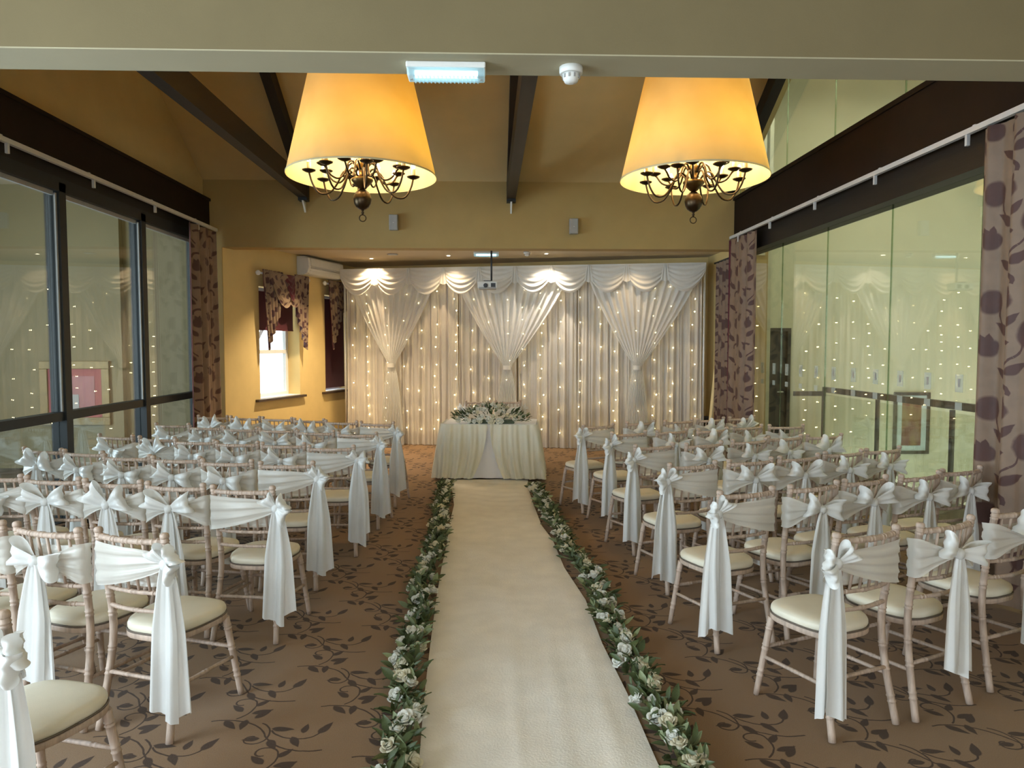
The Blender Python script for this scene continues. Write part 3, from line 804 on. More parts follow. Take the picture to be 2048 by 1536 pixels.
def diffuser_material():
    m, nt, p, out = nodes('clear_prismatic_cover')
    p.inputs['Base Color'].default_value = (0.75, 0.93, 1, 1); p.inputs['Roughness'].default_value = 0.25
    tp = nt.nodes.new('ShaderNodeBsdfTransparent'); tl = nt.nodes.new('ShaderNodeBsdfTranslucent'); tl.inputs[0].default_value = (0.75, 0.93, 1, 1)
    a = nt.nodes.new('ShaderNodeMixShader'); a.inputs[0].default_value = 0.6
    nt.links.new(p.outputs[0], a.inputs[1]); nt.links.new(tl.outputs[0], a.inputs[2])
    b_ = nt.nodes.new('ShaderNodeMixShader'); b_.inputs[0].default_value = 0.5
    nt.links.new(a.outputs[0], b_.inputs[1]); nt.links.new(tp.outputs[0], b_.inputs[2]); nt.links.new(b_.outputs[0], out.inputs[0])
    return m
M['diffuser'] = diffuser_material()
emergency('lit emergency light fixed under the broad cream beam', (-0.185, 3.20, 2.95), 0.345, 0.115, 0.058)
emergency('lit emergency light on the alcove ceiling above the projector', (-0.04, 11.3, 3.2), 0.40, 0.10, 0.07)

def detector(label, c, r):
    t = thing('smoke_detector', label, 'smoke detector', c)
    put('base', MB().lathe([(r, 0), (r, -.022), (r * .94, -.03)], 20), M['white_plastic'], t)
    put('head', MB().lathe([(r * .72, -.03), (r * .72, -.045), (r * .55, -.065), (r * .2, -.07)], 20), M['white_plastic'], t)
    for k in range(10):
        a = 2 * PI * k / 10
        put('vent_slot', MB().box(-.004, .004, -.002, .002, -.05, -.034), M['grey_plastic'], t, loc=(math.cos(a) * r * .73, math.sin(a) * r * .73, 0), rot=(0, 0, a + PI / 2))
detector('white smoke detector under the broad cream beam', (0.365, 3.2, 2.95), 0.052)
detector('white smoke detector on the alcove ceiling', (0.60, 11.25, 3.2), 0.055)

# downlights of the alcove
for i, (x, y, pw, col, lb) in enumerate(((-1.98, 12.15, 60, WARM, 'lit downlight over the drapes, nearest the alcove windows'), (-0.66, 11.72, 34, WARM, 'lit downlight between the projector and the alcove windows'),
                                 (0.92, 11.42, 60, (1, .88, .72), 'lit downlight over the middle swag of the drapes'), (-2.30, 10.95, 230, (1.0, .78, .5), 'lit downlight in front of the alcove windows'),
                                 (2.20, 11.05, 18, WARM, 'lit downlight at the frameless-glass end of the alcove'))):
    t = thing('downlight', lb, 'downlight', (x, y, 3.2))
    put('trim_ring', MB().lathe([(.045, -.0005), (.045, -.006), (.034, -.010), (.032, -.004)], 20, caps=False), M['alu'], t)
    put('lamp', MB().lathe([(.030, -.002), (.030, -.006), (.010, -.008)], 16), M['down'], t)
    spot('downlight_beam', (x, y, 3.185), pw, col, 110, 0.7, 0.03)
t = thing('ceiling_grille', 'round grey ceiling grille in the alcove', 'grille', (-1.55, 11.6, 3.2))
put('grille_ring', MB().lathe([(.09, -.0005), (.09, -.006), (.075, -.010)], 20), M['grey_plastic'], t)
for k in range(5): put('grille_slat', MB().box(-.07, .07, -.004, .004, -.013, -.010), M['white_plastic'], t, loc=(0, -.05 + .025 * k, 0))

# projector
t = thing('projector', 'white ceiling projector on a dark pole in front of the drapes', 'projector', (-0.02, 10.9, 2.58))
put('body', MB().box(-.15, .15, -.11, .11, 0.01, .12), M['white_plastic'], t, bevel=.015)
put('underside', MB().box(-.13, .13, -.113, .09, 0.0, .03), M['grey_plastic'], t, bevel=.006)
put('lens', MB().lathe([(.032, 0), (.032, .02), (.026, .025)], 16).xform(Matrix.Translation((-.03, -.11, .055)) @ Matrix.Rotation(PI / 2, 4, 'X')), M['dark_plastic'], t)
put('vent', MB().box(.05, .12, -.1135, -.109, .03, .09), M['dark_plastic'], t)
put('mount_plate', MB().box(-.06, .06, -.05, .05, .12, .135), M['dark_plastic'], t)
put('ceiling_pole', MB().tube([(0.06, 0, .13), (0.06, 0, .605)], .014, 10), M['dark_plastic'], t)
put('ceiling_plate', MB().lathe([(.05, .605), (.05, .6195)], 16, c=(0.06, 0, 0)), M['dark_plastic'], t)

# ---- chandeliers under large shades
def chandelier(x, label):
    ZB = 3.27; yc = 6.65
    t = thing('shaded_chandelier', label, 'chandelier', (x, yc, ZB), random.uniform(0, .3), 'large shaded chandeliers')
    rb, rt_, hh = 0.675, 0.425, 1.08
    sh = MB().lathe([(rb, 0), (rb + (rt_ - rb) * .33, hh * .33), (rb + (rt_ - rb) * .66, hh * .66), (rt_, hh)], 64, caps=False)
    s = put('lamp_shade', sh, M['shade'], t)
    put('bottom_trim', MB().lathe([(rb + .003, -.004), (rb + .005, .006), (rb + .002, .012)], 64, caps=False), M['candle'], s)
    put('top_ring', MB().lathe([(rt_ - .006, hh), (rt_ + .004, hh), (rt_ + .004, hh - .014)], 64, caps=False), M['brass'], s)
    for k in range(3):
        a = 2 * PI * k / 3
        put('shade_spoke', MB().tube([(0, 0, hh - .01), (rt_ * math.cos(a), rt_ * math.sin(a), hh - .01)], .006, 6), M['bronze'], s)
    put('stem', MB().tube([(0, 0, .25), (0, 0, 5.88 - ZB)], .012, 8), M['bronze'], t)
    put('column', MB().lathe([(.012, .62), (.03, .58), (.022, .52), (.045, .45), (.03, .38), (.028, .30), (.05, .24), (.032, .2), (.03, .14), (.055, .10), (.035, .06), (.03, .02), (.07, -.005), (.10, -.02), (.10, -.035), (.075, -.065), (.04, -.10), (.02, -.115)], 20), M['brass'], t)
    put('ball', MB().lathe([(.0, -.30), (.03, -.296), (.058, -.275), (.075, -.245), (.082, -.205), (.077, -.17), (.06, -.14), (.035, -.12), (.0, -.112)], 24, caps=False), M['bronze'], t)
    put('drop_finial', MB().lathe([(.0, -.345), (.008, -.34), (.014, -.325), (.008, -.312), (.016, -.30), (.0, -.296)], 12, caps=False), M['bronze'], t)
    put('ring', MB().tube([(.030 * math.cos(a), 0, -.374 + .030 * math.sin(a)) for a in [2 * PI * k / 16 for k in range(17)]], .005, 6), M['bronze'], t)
    lit = 0
    for tier, (n, R, z0, zc, ph) in enumerate(((8, .47, -.02, .015, .2), (8, .36, .06, .06, .55))):
        for k in range(n):
            a = 2 * PI * (k + ph) / n
            pts = []
            for r, z in ((.05, z0), (.11, z0 + .07), (.17, z0 + .05), (.22, z0 - .05), (.29, z0 - .14 if tier == 0 else z0 - .10), (.38, z0 - .15 if tier == 0 else z0 - .08), (.44, z0 - .07 if tier == 0 else z0 - .02), (.47, zc)):
                rr = r * R / .47; pts.append((rr * math.cos(a), rr * math.sin(a), z))
            # smooth the polyline
            sm = []
            for i in range(len(pts) - 1):
                p0, p1, p2, p3 = [Vector(pts[max(0, min(len(pts) - 1, i + q))]) for q in (-1, 0, 1, 2)]
                for st in (0, .33, .66):
                    sm.append(.5 * ((2 * p1) + (p2 - p0) * st + (2 * p0 - 5 * p1 + 4 * p2 - p3) * st ** 2 + (3 * p1 - p0 - 3 * p2 + p3) * st ** 3))
            sm.append(Vector(pts[-1]))
            arm = put('arm', MB().tube(sm, .009, 7), M['bronze'], t)
            c = (R * math.cos(a), R * math.sin(a), zc)
            put('drip_cup', MB().lathe([(.008, -.010), (.030, -.004), (.058, .010), (.062, .018), (.053, .013), (.018, .006)], 16, c=c), M['bronze'], arm)
            put('candle_tube', MB().lathe([(.019, .004), (.019, .085), (.010, .089)], 12, c=c), M['candle'], arm)
            on = (k * 5 + tier * 3) % 8 not in (1, 6)
            put('bulb', MB().lathe([(.0, .087), (.012, .091), (.019, .107), (.016, .126), (.008, .143), (.0, .150)], 10, c=c, caps=False), M['bulb'] if on else M['bulb_off'], arm)
    for k in range(4):
        a = 2 * PI * (k + .4) / 4
        l = bpy.data.lights.new('candle_glow', 'POINT'); l.energy = LAMP_W; l.color = (1.0, .76, .42); l.shadow_soft_size = .06
        o = bpy.data.objects.new('candle_glow', l); o.location = (x + .24 * math.cos(a), yc + .24 * math.sin(a), ZB + .24 + (.1 if k % 2 else 0)); COL.objects.link(o)
    return t
LAMP_W = 7.2
chandelier(-1.16, 'brass candle-arm chandelier under an amber shade, nearer the black-framed windows')
chandelier(1.91, 'brass candle-arm chandelier under an amber shade, nearer the frameless glass wall')

# ================================================================== draped backdrop
BL = Vector((-2.50, 12.62, 0)); BLEN, BH = 6.07, 3.03; BRZ = math.atan2(-1.19, 5.95)
bd = thing('draped_backdrop', 'white pleated wedding backdrop with swags and three tied-in panels', 'backdrop', BL, BRZ)
rb = random.Random(11)
for i in range(6):
    x0 = BLEN * i / 6; x1 = BLEN * (i + 1) / 6
    ph = [rb.uniform(0, 6.28) for _ in range(4)]
    def fn(u, v, x0=x0, x1=x1, ph=ph):
        x = x0 + (x1 - x0) * u; s = 0.75 + 0.25 * (1 - v)
        w = math.sin(2 * PI * 9 * u + ph[0] + 1.3 * math.sin(2 * PI * 2 * u + ph[1])) * 0.5 + 0.30 * math.sin(2 * PI * 17 * u + ph[2]) + 0.3 * math.sin(2 * PI * 4 * u + ph[3])
        return (x + 0.01 * math.sin(40 * u + 3 * v), -0.042 * w * s - (0.02 * (1 - v) ** 3), 0.006 + (BH - 0.02) * v)
    put('drape_panel', MB().grid(fn, 150, 6), M['drape'], bd)
put('top_pole', MB().tube([(-.02, 0, BH + .0), (BLEN + .02, 0, BH)], .018, 8), M['alu'], bd)
for x in (-.03, BLEN + .03):
    put('upright_pole', MB().tube([(x, 0.0, 0), (x, 0.0, BH + .03)], .02, 8), M['alu'], bd)
    put('foot_plate', MB().box(x - .08, x + .08, -.04, .04, 0, .01), M['blackmetal'], bd)
for (xa, xb, xt, zt) in ((0.08, 1.70, 0.865, 1.39), (1.97, 3.95, 2.89, 1.36), (4.20, 6.04, 5.04, 1.37)):
    ph = rb.uniform(0, 6)
    def fn(u, v, xa=xa, xb=xb, xt=xt, zt=zt, ph=ph):
        # v=0 at the top, v=.62 at the tie, v=1 at the floor
        top = xa + (xb - xa) * u
        if v <= .62:
            k = v / .62; z = BH - .04 - (BH - .04 - zt) * k
            ww = 0.045; tie = xt + (u - .5) * 2 * ww
            e = k ** 1.28; x = top + (tie - top) * e
            amp = .030 * (1 - k) + .008
        else:
            k = (v - .62) / .38; z = zt - (zt - .01) * k
            w_ = 0.045 + .17 * math.sqrt(k) ; x = xt + (u - .5) * 2 * w_; amp = .008 + .022 * k
        y = -.140 - amp * math.sin(2 * PI * 13 * u + ph + .6 * math.sin(7 * u)) - .05 * math.sin(PI * u) * (1 - abs(v - .62))
        return (x, y, z)
    put('tied_panel', MB().grid(fn, 170, 32), M['sheer'], bd)
    put('tie_band', MB().grid(lambda u, v, xt=xt, zt=zt: (xt + .062 * math.cos(2 * PI * u), -.178 + .055 * math.sin(2 * PI * u), zt - .035 + .07 * v), 20, 2), M['swag'], bd)
NS = 10
for i in range(NS):
    x0 = BLEN * i / NS; x1 = BLEN * (i + 1) / NS
    def fn(u, v, x0=x0, x1=x1, i=i):
        sg = math.sin(PI * u) ** .75
        z = BH + .012 - .06 * (1 - .2 * sg) * v - v * (.05 + .36 * sg)
        fold = math.sin(v * 2 * PI * 5.2 + .4 * i) * .5 + .5
        y = -.210 - .015 * sg - .05 * sg * math.sin(PI * min(1, v * .85)) - .022 * fold * sg * (.35 + v)
        return (x0 - .03 + (x1 - x0 + .06) * u, y, z)
    put('swag', MB().grid(fn, 26, 40), M['swag'], bd)
    if i:
        put('swag_tassel', MB().grid(lambda u, v, x0=x0: (x0 + (u - .5) * (.05 + .09 * v), -.250 - .012 * math.sin(u * 14), BH - .02 - .26 * v + .05 * abs(u - .5)), 10, 8), M['swag'], bd)

# fairy lights hung in front of the drapes
fy = thing('fairy_light_curtain', 'curtain of warm fairy lights hanging over the white drapes', 'fairy lights', BL, BRZ)
bulb_me = MB().lathe([(0, -.009), (.006, -.005), (.0078, 0), (.006, .005), (0, .009)], 8, caps=False).mesh('bulb'); bulb_me.materials.append(M['fairy'])
M['wire'] = plain('clear_wire', (0.6, 0.58, 0.5), .4)
for i in range(20):
    s = 0.16 + i * 0.303 + rb.uniform(-.04, .04)
    st = put('light_strand', MB().tube([(s, -.08, BH - .03), (s + rb.uniform(-.02, .02), -.08, 1.5), (s + rb.uniform(-.03, .03), -.082, .12)], .0012, 4), M['wire'], fy)
    z = BH - .12 - rb.uniform(0, .15)
    dens = rb.uniform(.20, .42)
    while z > .15:
        bo = bpy.data.objects.new('bulb', bulb_me); COL.objects.link(bo); bo.parent = st
        bo.location = (s + rb.uniform(-.035, .035), -.076 - rb.uniform(0, .012), z)
        z -= dens * rb.uniform(.6, 1.4)

# ================================================================== ceremony table
TC = (0.03, 9.46, 0); TR = D(-5)
t = thing('ceremony_table', 'small rectangular table hidden under the white cloth', 'table', TC, TR)
put('table_top', MB().box(-.59, .59, -.36, .36, .675, .70), M['sill'], t)
for sx in (-1, 1):
    for sy in (-1, 1): put('leg', MB().tube([(sx * .52, sy * .29, 0), (sx * .52, sy * .29, .676)], .018, 8), M['alu'], t)
tc = thing('tablecloth', 'white floor-length tablecloth with ivory organza drapes on the ceremony table', 'tablecloth', TC, TR)
def rrect(u, hw, hd, r):
    """point on a rounded rectangle, u 0..1, starting at front left going right"""
    pts = []
    L = [2 * (hw - r), PI * r / 2, 2 * (hd - r), PI * r / 2] * 2
    L = [2 * (hw - r), PI * r / 2, 2 * (hd - r), PI * r / 2, 2 * (hw - r), PI * r / 2, 2 * (hd - r), PI * r / 2]
    tot = sum(L); d = (u % 1.0) * tot
    segs = [((-hw + r, -hd), (1, 0)), ((hw - r, -hd + r), -PI / 2), ((hw, -hd + r), (0, 1)), ((hw - r, hd - r), 0), ((hw - r, hd), (-1, 0)), ((-hw + r, hd - r), PI / 2), ((-hw, hd - r), (0, -1)), ((-hw + r, -hd + r), PI)]
    for k, l in enumerate(L):
        if d <= l or k == 7:
            p, q = segs[k]
            if k % 2 == 0: return (p[0] + q[0] * d, p[1] + q[1] * d)
            a = q + d / r; return (p[0] + r * math.cos(a), p[1] + r * math.sin(a))
        d -= l
def skirt(u, v):
    hw, hd = .605 + .085 * v, .375 + .07 * v
    x, y = rrect(u, hw, hd, .05 + .06 * v)
    f = math.sin(u * 2 * PI * 23 + 2 * math.sin(u * 2 * PI * 3)) * .014 * v
    nx, ny = x / hw, y / hd
    return (x + f * nx, y + f * ny * (.5 if ny < -.9 else 1), .712 - .680 * v)
put('cloth_skirt', MB().grid(skirt, 200, 10), M['tablecloth'], tc)
n = 60
put('cloth_top', MB().prism([rrect(k / n, .605, .375, .05) for k in range(n)], .702, .713), M['tablecloth'], tc, bevel=0)
def drape(side):
    def fn(u, v):
        # u: 0 at the centre gather, 1 at the table corner
        xt = (.02 + .585 * u); xb = .20 + .52 * u
        k = v ** (2.0 - 1.2 * u)
        x = xt + (xb - xt) * k
        # cloth swept back to the corner: bows inwards half way
        z = .722 - .688 * v - .03 * math.sin(PI * u) * (1 - v) * v
        y = -.392 - .075 * v - .024 * (math.sin(u * 26 + 7 * v * (1 - u) + side) + .5 * math.sin(u * 57 + 9 * v)) * (.25 + .75 * v) - .035
        if u > .93: y += .05 * ((u - .93) / .07) ** 2; x += .02 * (u - .93) / .07
        return (side * x, y, z)
    return MB().grid(fn, 60, 24)
put('organza_drape', drape(-1), M['organza'], tc); put('organza_drape', drape(1), M['organza'], tc)
def sidedrape(side):
    def fn(u, v):
        y = -.40 + .70 * u; return (side * (.625 + .10 * v + .015 * math.sin(u * 20) * v), y - .07 * v * (1 - u), .722 - .70 * v)
    return MB().grid(fn, 30, 10)
put('organza_side', sidedrape(-1), M['organza'], tc); put('organza_side', sidedrape(1), M['organza'], tc)

# ---- flowers
def rose_mesh(name, seed, mat):
    r_ = random.Random(seed); mb = MB()
    mb.lathe([(.0, -.35), (.25, -.3), (.42, .0), (.40, .32), (.22, .52), (.08, .50), (.0, .42)], 10, caps=False)
    for n_, r0, r1, h0, h1, wd in ((3, .30, .46, -.1, .62, .95), (4, .38, .70, -.25, .55, .85), (5, .42, 1.0, -.4, .30, .75)):
        a0 = r_.uniform(0, 6)
        for k in range(n_):
            a = a0 + 2 * PI * k / n_ + r_.uniform(-.12, .12); rr1 = r1 * r_.uniform(.9, 1.1); hh = h1 + r_.uniform(-.1, .1)
            def fn(u, v):
                uu = (u - .5) * 2; ang = a + uu * wd * (.45 + .55 * math.sin(PI * (.15 + .7 * v)))
                rad = r0 + (rr1 - r0) * v ** 1.2 - .10 * uu * uu * v
                z = h0 + (hh - h0) * math.sin(v * PI * .58) - .22 * uu * uu * v
                return (rad * math.cos(ang), rad * math.sin(ang), z)
            mb.grid(fn, 4, 4)
    me = mb.mesh(name); me.materials.append(mat); return me
roses = [rose_mesh('rose', 1, M['petal']), rose_mesh('rose', 2, M['petal']), rose_mesh('rose', 3, M['petal_cream']), rose_mesh('rose', 4, M['petal'])]
def leaf_mesh(name, wd, curl, mat):
    def fn(u, v):
        w_ = wd * math.sin(PI * v ** .8) * (1 if v > 0 else .1) + .015
        return ((u - .5) * 2 * w_, v, curl * math.sin(PI * v * .9) * .5 - .0 + abs(u - .5) * .12)
    me = MB().grid(fn, 2, 4).mesh(name); me.materials.append(mat); return me
leaves = [leaf_mesh('leaf', .16, .25, M['leaf']), leaf_mesh('leaf', .20, .15, M['leaf_pale']), leaf_mesh('leaf', .12, .3, M['leaf']), leaf_mesh('leaf', .22, .1, M['leaf'])]

def inst(name, me, parent, loc_, dirv, scale, roll, up=True):
    o = bpy.data.objects.new(name, me); COL.objects.link(o); o.parent = parent
    q = Vector(dirv).to_track_quat('Z' if up else 'Y', 'Y' if up else 'Z')
    o.rotation_mode = 'QUATERNION'
    o.rotation_quaternion = q @ Matrix.Rotation(roll, 4, 'Z' if up else 'Y').to_quaternion()
    o.location = loc_; o.scale = (scale, scale, scale); return o

rg = random.Random(5)
fa = thing('flower_arrangement', 'long low arrangement of white roses and foliage on the ceremony table', 'flowers', (0.03, 9.24, .714), TR)
put('oasis_tray', MB().box(-.30, .30, -.06, .06, 0.001, .05), M['leaf'], fa)
for k in range(46):
    u = rg.uniform(-1, 1); x = u * .42; top = .20 * (1 - abs(u) ** 1.6) + .03
    a = rg.uniform(-.2, 1.0) * PI / 2
    y = -math.cos(a) * (.15 * (1 - .4 * abs(u))); z = .02 + math.sin(max(0, a)) * top + .02
    inst('rose', rg.choice(roses), fa, (x, y, z), (u * .6, -math.cos(a), .25 + math.sin(a)), rg.uniform(.032, .046), rg.uniform(0, 6))
for k in range(150):
    u = rg.uniform(-1, 1); x = u * .50; top = .15 * (1 - abs(u) ** 1.5) + .015
    a = rg.uniform(0, 1.1) * PI / 2
    y = -math.cos(a) * .12 * (1 - .5 * abs(u)); z = .03 + math.sin(a) * (top + .02)
    inst('leaf', rg.choice(leaves), fa, (x, y, z), (u * 1.2 + rg.uniform(-.5, .5), -math.cos(a) + rg.uniform(-.5, .5), math.sin(a) * .8 + rg.uniform(-.1, .5)), rg.uniform(.06, .10), rg.uniform(-1, 1), up=False)

# ---- runner
edges = [(1.6, -.25, .74), (2.4, -.27, .71), (2.83, -.29, .69), (3.4, -.32, .68), (4.0, -.34, .65), (4.7, -.36, .65), (5.4, -.37, .58), (6.2, -.37, .56), (6.7, -.385, .50), (7.6, -.38, .48), (8.5, -.45, .47), (9.08, -.60, .50)]
def interp(tab, y, c):
    for a, b in zip(tab[:-1], tab[1:]):
        if y <= b[0]: k = (y - a[0]) / (b[0] - a[0]); return a[c] + (b[c] - a[c]) * k
    return tab[-1][c]
def run(u, v):
    y = 1.6 + (9.06 - 1.6) * v
    l, r = interp(edges, y, 1), interp(edges, y, 2); x = l + (r - l) * u
    e = min(u, 1 - u) * 2
    z = .007 + .0035 * (math.sin(x * 9 + y * 2.1) * math.sin(y * 5 + x * 3) + 1) * min(1, e * 4)
    if y > 6.6: z += .008 * min(1, (y - 6.6)) * (math.sin(y * 26 + 3 * math.sin(x * 5 + 1) + x * 4) * .5 + .5) * min(1, e * 3) * (0.3 + .7 * abs(math.sin(y * 1.7 + x)))
    z += .004 * max(0, math.sin(x * 30 + y * 1.2 + 2 * math.sin(y * .9))) * (1 if u > .4 else .3) * min(1, e * 4) * max(0, 1 - (y - 2) / 4)
    return (x, y, z)
tag(put('aisle_runner', MB().grid(run, 60, 260), M['runner']), 'cream fabric aisle runner laid on the vine-patterned carpet', 'runner')

# ---- garlands
cl_l = [(2.2, -.335), (2.8, -.37), (3.3, -.40), (3.7, -.435), (4.0, -.44), (4.4, -.445), (4.97, -.475), (5.2, -.46), (5.9, -.45), (6.6, -.475), (7.3, -.50), (8.6, -.535)]
cl_r = [(2.1, .85), (2.8, .81), (3.0, .79), (3.3, .77), (3.6, .765), (4.0, .74), (4.5, .745), (5.0, .745), (5.3, .725), (5.7, .645), (6.2, .64), (7.0, .60), (7.8, .57), (8.5, .54)]
ordw = ['first', 'second', 'third', 'fourth']
for side, cl_, segs in (('black-framed window', cl_l, ((8.60, 6.95), (6.90, 5.25), (5.20, 3.75), (3.72, 2.25))), ('frameless glass', cl_r, ((8.45, 6.85), (6.80, 5.40), (5.36, 3.72), (3.68, 2.15)))):
    for si, (ya, yb) in enumerate(segs):
        ym = (ya + yb) / 2; xm = interp(cl_, ym, 1)
        g = thing('rose_garland', 'white rose and leaf garland, %s from the table, %s side of runner' % (ordw[si], side), 'garland', (xm, ym, 0), 0, 'rose garlands along the aisle runner')
        L = ya - yb
        put('stem', MB().tube([(interp(cl_, yb + L * k / 12, 1) - xm, yb + L * k / 12 - ym, .022) for k in range(13)], .010, 6), M['leaf'], g)
        for k in range(int(L * 14)):
            y = yb + L * (k + rg.uniform(.1, .9)) / int(L * 14); x = interp(cl_, y, 1) - xm; off = rg.uniform(-.078, .078)
            zz = .052 + .03 * (1 - abs(off) / .075) + rg.uniform(-.008, .01)
            inst('rose', rg.choice(roses), g, (x + off, y - ym, zz), (off * 9 + rg.uniform(-.3, .3), rg.uniform(-.7, .2), 1), rg.uniform(.036, .050), rg.uniform(0, 6))
        for k in range(min(298, int(L * 180))):
            y = yb + L * rg.random(); x = interp(cl_, y, 1) - xm; off = rg.gauss(0, .038); off = max(-.07, min(.07, off))
            a = rg.uniform(0, 2 * PI)
            inst('leaf', rg.choice(leaves), g, (x + off, y - ym, .022 + rg.uniform(0, .045)), (math.cos(a) * .7 + off * 6, math.sin(a) * .8, rg.uniform(.05, .9)), rg.uniform(.055, .100), rg.uniform(-1, 1), up=False)

# ================================================================== chairs
def ringed(pts, r, rings, sub=5, n=8, taper=None):
    """smooth path with turned double rings at the given fractions"""
    P = [Vector(p) for p in pts]
    def at(t):
        f = t * (len(P) - 1); i = min(len(P) - 2, int(f)); s = f - i
        p0, p1, p2, p3 = P[max(0, i - 1)], P[i], P[i + 1], P[min(len(P) - 1, i + 2)]
        return .5 * ((2 * p1) + (p2 - p0) * s + (2 * p0 - 5 * p1 + 4 * p2 - p3) * s ** 2 + (3 * p1 - p0 - 3 * p2 + p3) * s ** 3)
    L = sum((P[i + 1] - P[i]).length for i in range(len(P) - 1)); e = .0045 / L
    ts = [(k / (sub * (len(P) - 1)), 1.0) for k in range(sub * (len(P) - 1) + 1)]
    for q in rings:
        for c in (q - 2.2 * e, q + 2.2 * e): ts += [(c - e, 1.0), (c - .4 * e, 1.17), (c + .4 * e, 1.17), (c + e, 1.0)]
    ts = sorted(x for x in ts if 0 <= x[0] <= 1)
    rr = [r * m * (1 if taper is None else taper[0] + (taper[1] - taper[0]) * t_) for t_, m in ts]
    return MB().tube([at(t_) for t_, m in ts], rr, n)

def bow_y(x): return -.030 * (1 - (x / .18) ** 2)
def seat_outline(k, grow=0.0):
    """rounded trapezoid, wider in front"""
    pts = []
    for i in range(40):
        a = 2 * PI * i / 40
        c, s = math.cos(a), math.sin(a)
        x = math.copysign(abs(c) ** .62, c); y = math.copysign(abs(s) ** .70, s)
        hw = .185 + .018 * y
        pts.append(((hw + grow) * x * k, (.198 + grow) * y * k + .005))
    return pts
def make_chair():
    t = thing('chiavari_chair', 'chair', 'chair')
    for sx in (-1, 1):
        # back post: floor to finial in one piece
        put('back_post', ringed([(sx * .194, -.262, 0), (sx * .178, -.210, .26), (sx * .170, -.190, .46), (sx * .174, -.212, .68), (sx * .180, -.245, .895)], .0165, [.12, .24, .36, .56, .66, .76, .86, .96]), M['limewash'], t)
        put('finial', MB().lathe([(.015, .893), (.0195, .897), (.0195, .906), (.017, .913), (.009, .918)], 10, c=(sx * .180, -.245, 0)), M['limewash'], t)
        put('front_leg', ringed([(sx * .196, .205, 0), (sx * .174, .170, .25), (sx * .160, .148, .405)], .0165, [.25, .5, .78], taper=(.85, 1.08)), M['limewash'], t)
        put('side_stretcher', ringed([(sx * .180, .178, .20), (sx * .179, -.02, .21), (sx * .180, -.218, .22)], .0095, [.5], sub=2, n=7), M['limewash'], t)
    put('front_stretcher', ringed([(-.174, .171, .25), (0, .171, .25), (.174, .171, .25)], .0095, [.3, .7], sub=2, n=7), M['limewash'], t)
    put('rear_stretcher', ringed([(-.180, -.215, .25), (0, -.215, .25), (.180, -.215, .25)], .0095, [.3, .7], sub=2, n=7), M['limewash'], t)
    def rail(z, yc, r, rings):
        return ringed([(x, yc + bow_y(x), z) for x in (-.178, -.12, -.06, 0, .06, .12, .178)], r, rings, sub=3)
    put('top_rail', rail(.876, -.240, .0135, [.12, .3, .5, .7, .88]), M['limewash'], t)
    put('back_rail', rail(.640, -.206, .010, [.2, .5, .8]), M['limewash'], t)
    put('back_rail', rail(.555, -.197, .010, [.2, .5, .8]), M['limewash'], t)
    for k in range(6):
        x = -.135 + .054 * k
        put('spindle', MB().tube([(x, -.206 + bow_y(x), .645), (x, -.224 + bow_y(x), .76), (x, -.240 + bow_y(x), .872)], [.0062, .0078, .0062], 6), M['limewash'], t)
    put('seat_frame', MB().prism(seat_outline(1.0), .400, .428, smooth=True), M['limewash'], t, bevel=.006)
    cu = MB(); rings = []
    for (k, z) in ((.965, .432), (.985, .442), (.985, .456), (.955, .468), (.85, .476), (.6, .481), (.3, .483)):
        rings.append([(x, y, z) for x, y in seat_outline(k)])
    vs = [p for r_ in rings for p in r_]; fs = []
    for j in range(len(rings) - 1):
        for i in range(40): fs.append((j * 40 + i, j * 40 + (i + 1) % 40, (j + 1) * 40 + (i + 1) % 40, (j + 1) * 40 + i))
    fs.append(tuple(range((len(rings) - 1) * 40, len(rings) * 40)))
    cu.add(vs, fs, True)
    c = put('seat_pad', cu, M['pad'], t)
    o = seat_outline(.992); o.append(o[0])
    put('piping', MB().tube([(x, y, .4325) for x, y in o], .0042, 5), M['piping'], c)
    return t
chair0 = make_chair(); remember(chair0)

# ---- sashes
def smooth_keys(keys, t):
    f = t * (len(keys) - 1); i = min(len(keys) - 2, int(f)); s = f - i
    K = [keys[max(0, i - 1)], keys[i], keys[i + 1], keys[min(len(keys) - 1, i + 2)]]
    return [.5 * ((2 * K[1][c]) + (K[2][c] - K[0][c]) * s + (2 * K[0][c] - 5 * K[1][c] + 4 * K[2][c] - K[3][c]) * s * s + (3 * K[1][c] - K[0][c] - 3 * K[2][c] + K[3][c]) * s ** 3) for c in range(len(keys[0]))]
def band(keys, seed):
    r_ = random.Random(seed); ph = r_.uniform(0, 6); nf = r_.choice((3, 4))
    def fn(u, v):
        x, y, zc, hh, dirn = smooth_keys(keys, u)
        w = math.sin(v * 2 * PI * nf + ph + 1.5 * math.sin(3 * u + ph)) + .5 * math.sin(v * 2 * PI * (nf * 2 + 1) + 2 * ph)
        return (x, y + dirn * .0045 * (w + 1.2), zc + (v - .5) * 2 * hh)
    return MB().grid(fn, 56, 22)
FRONT = [(-.09, -.220, .742, .078, 1), (0, -.228, .740, .076, 1), (.09, -.220, .742, .078, 1)]
def keys_bow():
    k = [(-.012, -.296, .768, .020, -1), (-.06, -.288, .766, .030, -1), (-.12, -.270, .762, .054, -1), (-.185, -.252, .756, .086, -1), (-.204, -.226, .752, .090, 0), (-.185, -.196, .748, .086, 1)]
    return k + FRONT + [(-x, y, z, h, d_) for x, y, z, h, d_ in reversed(k)]
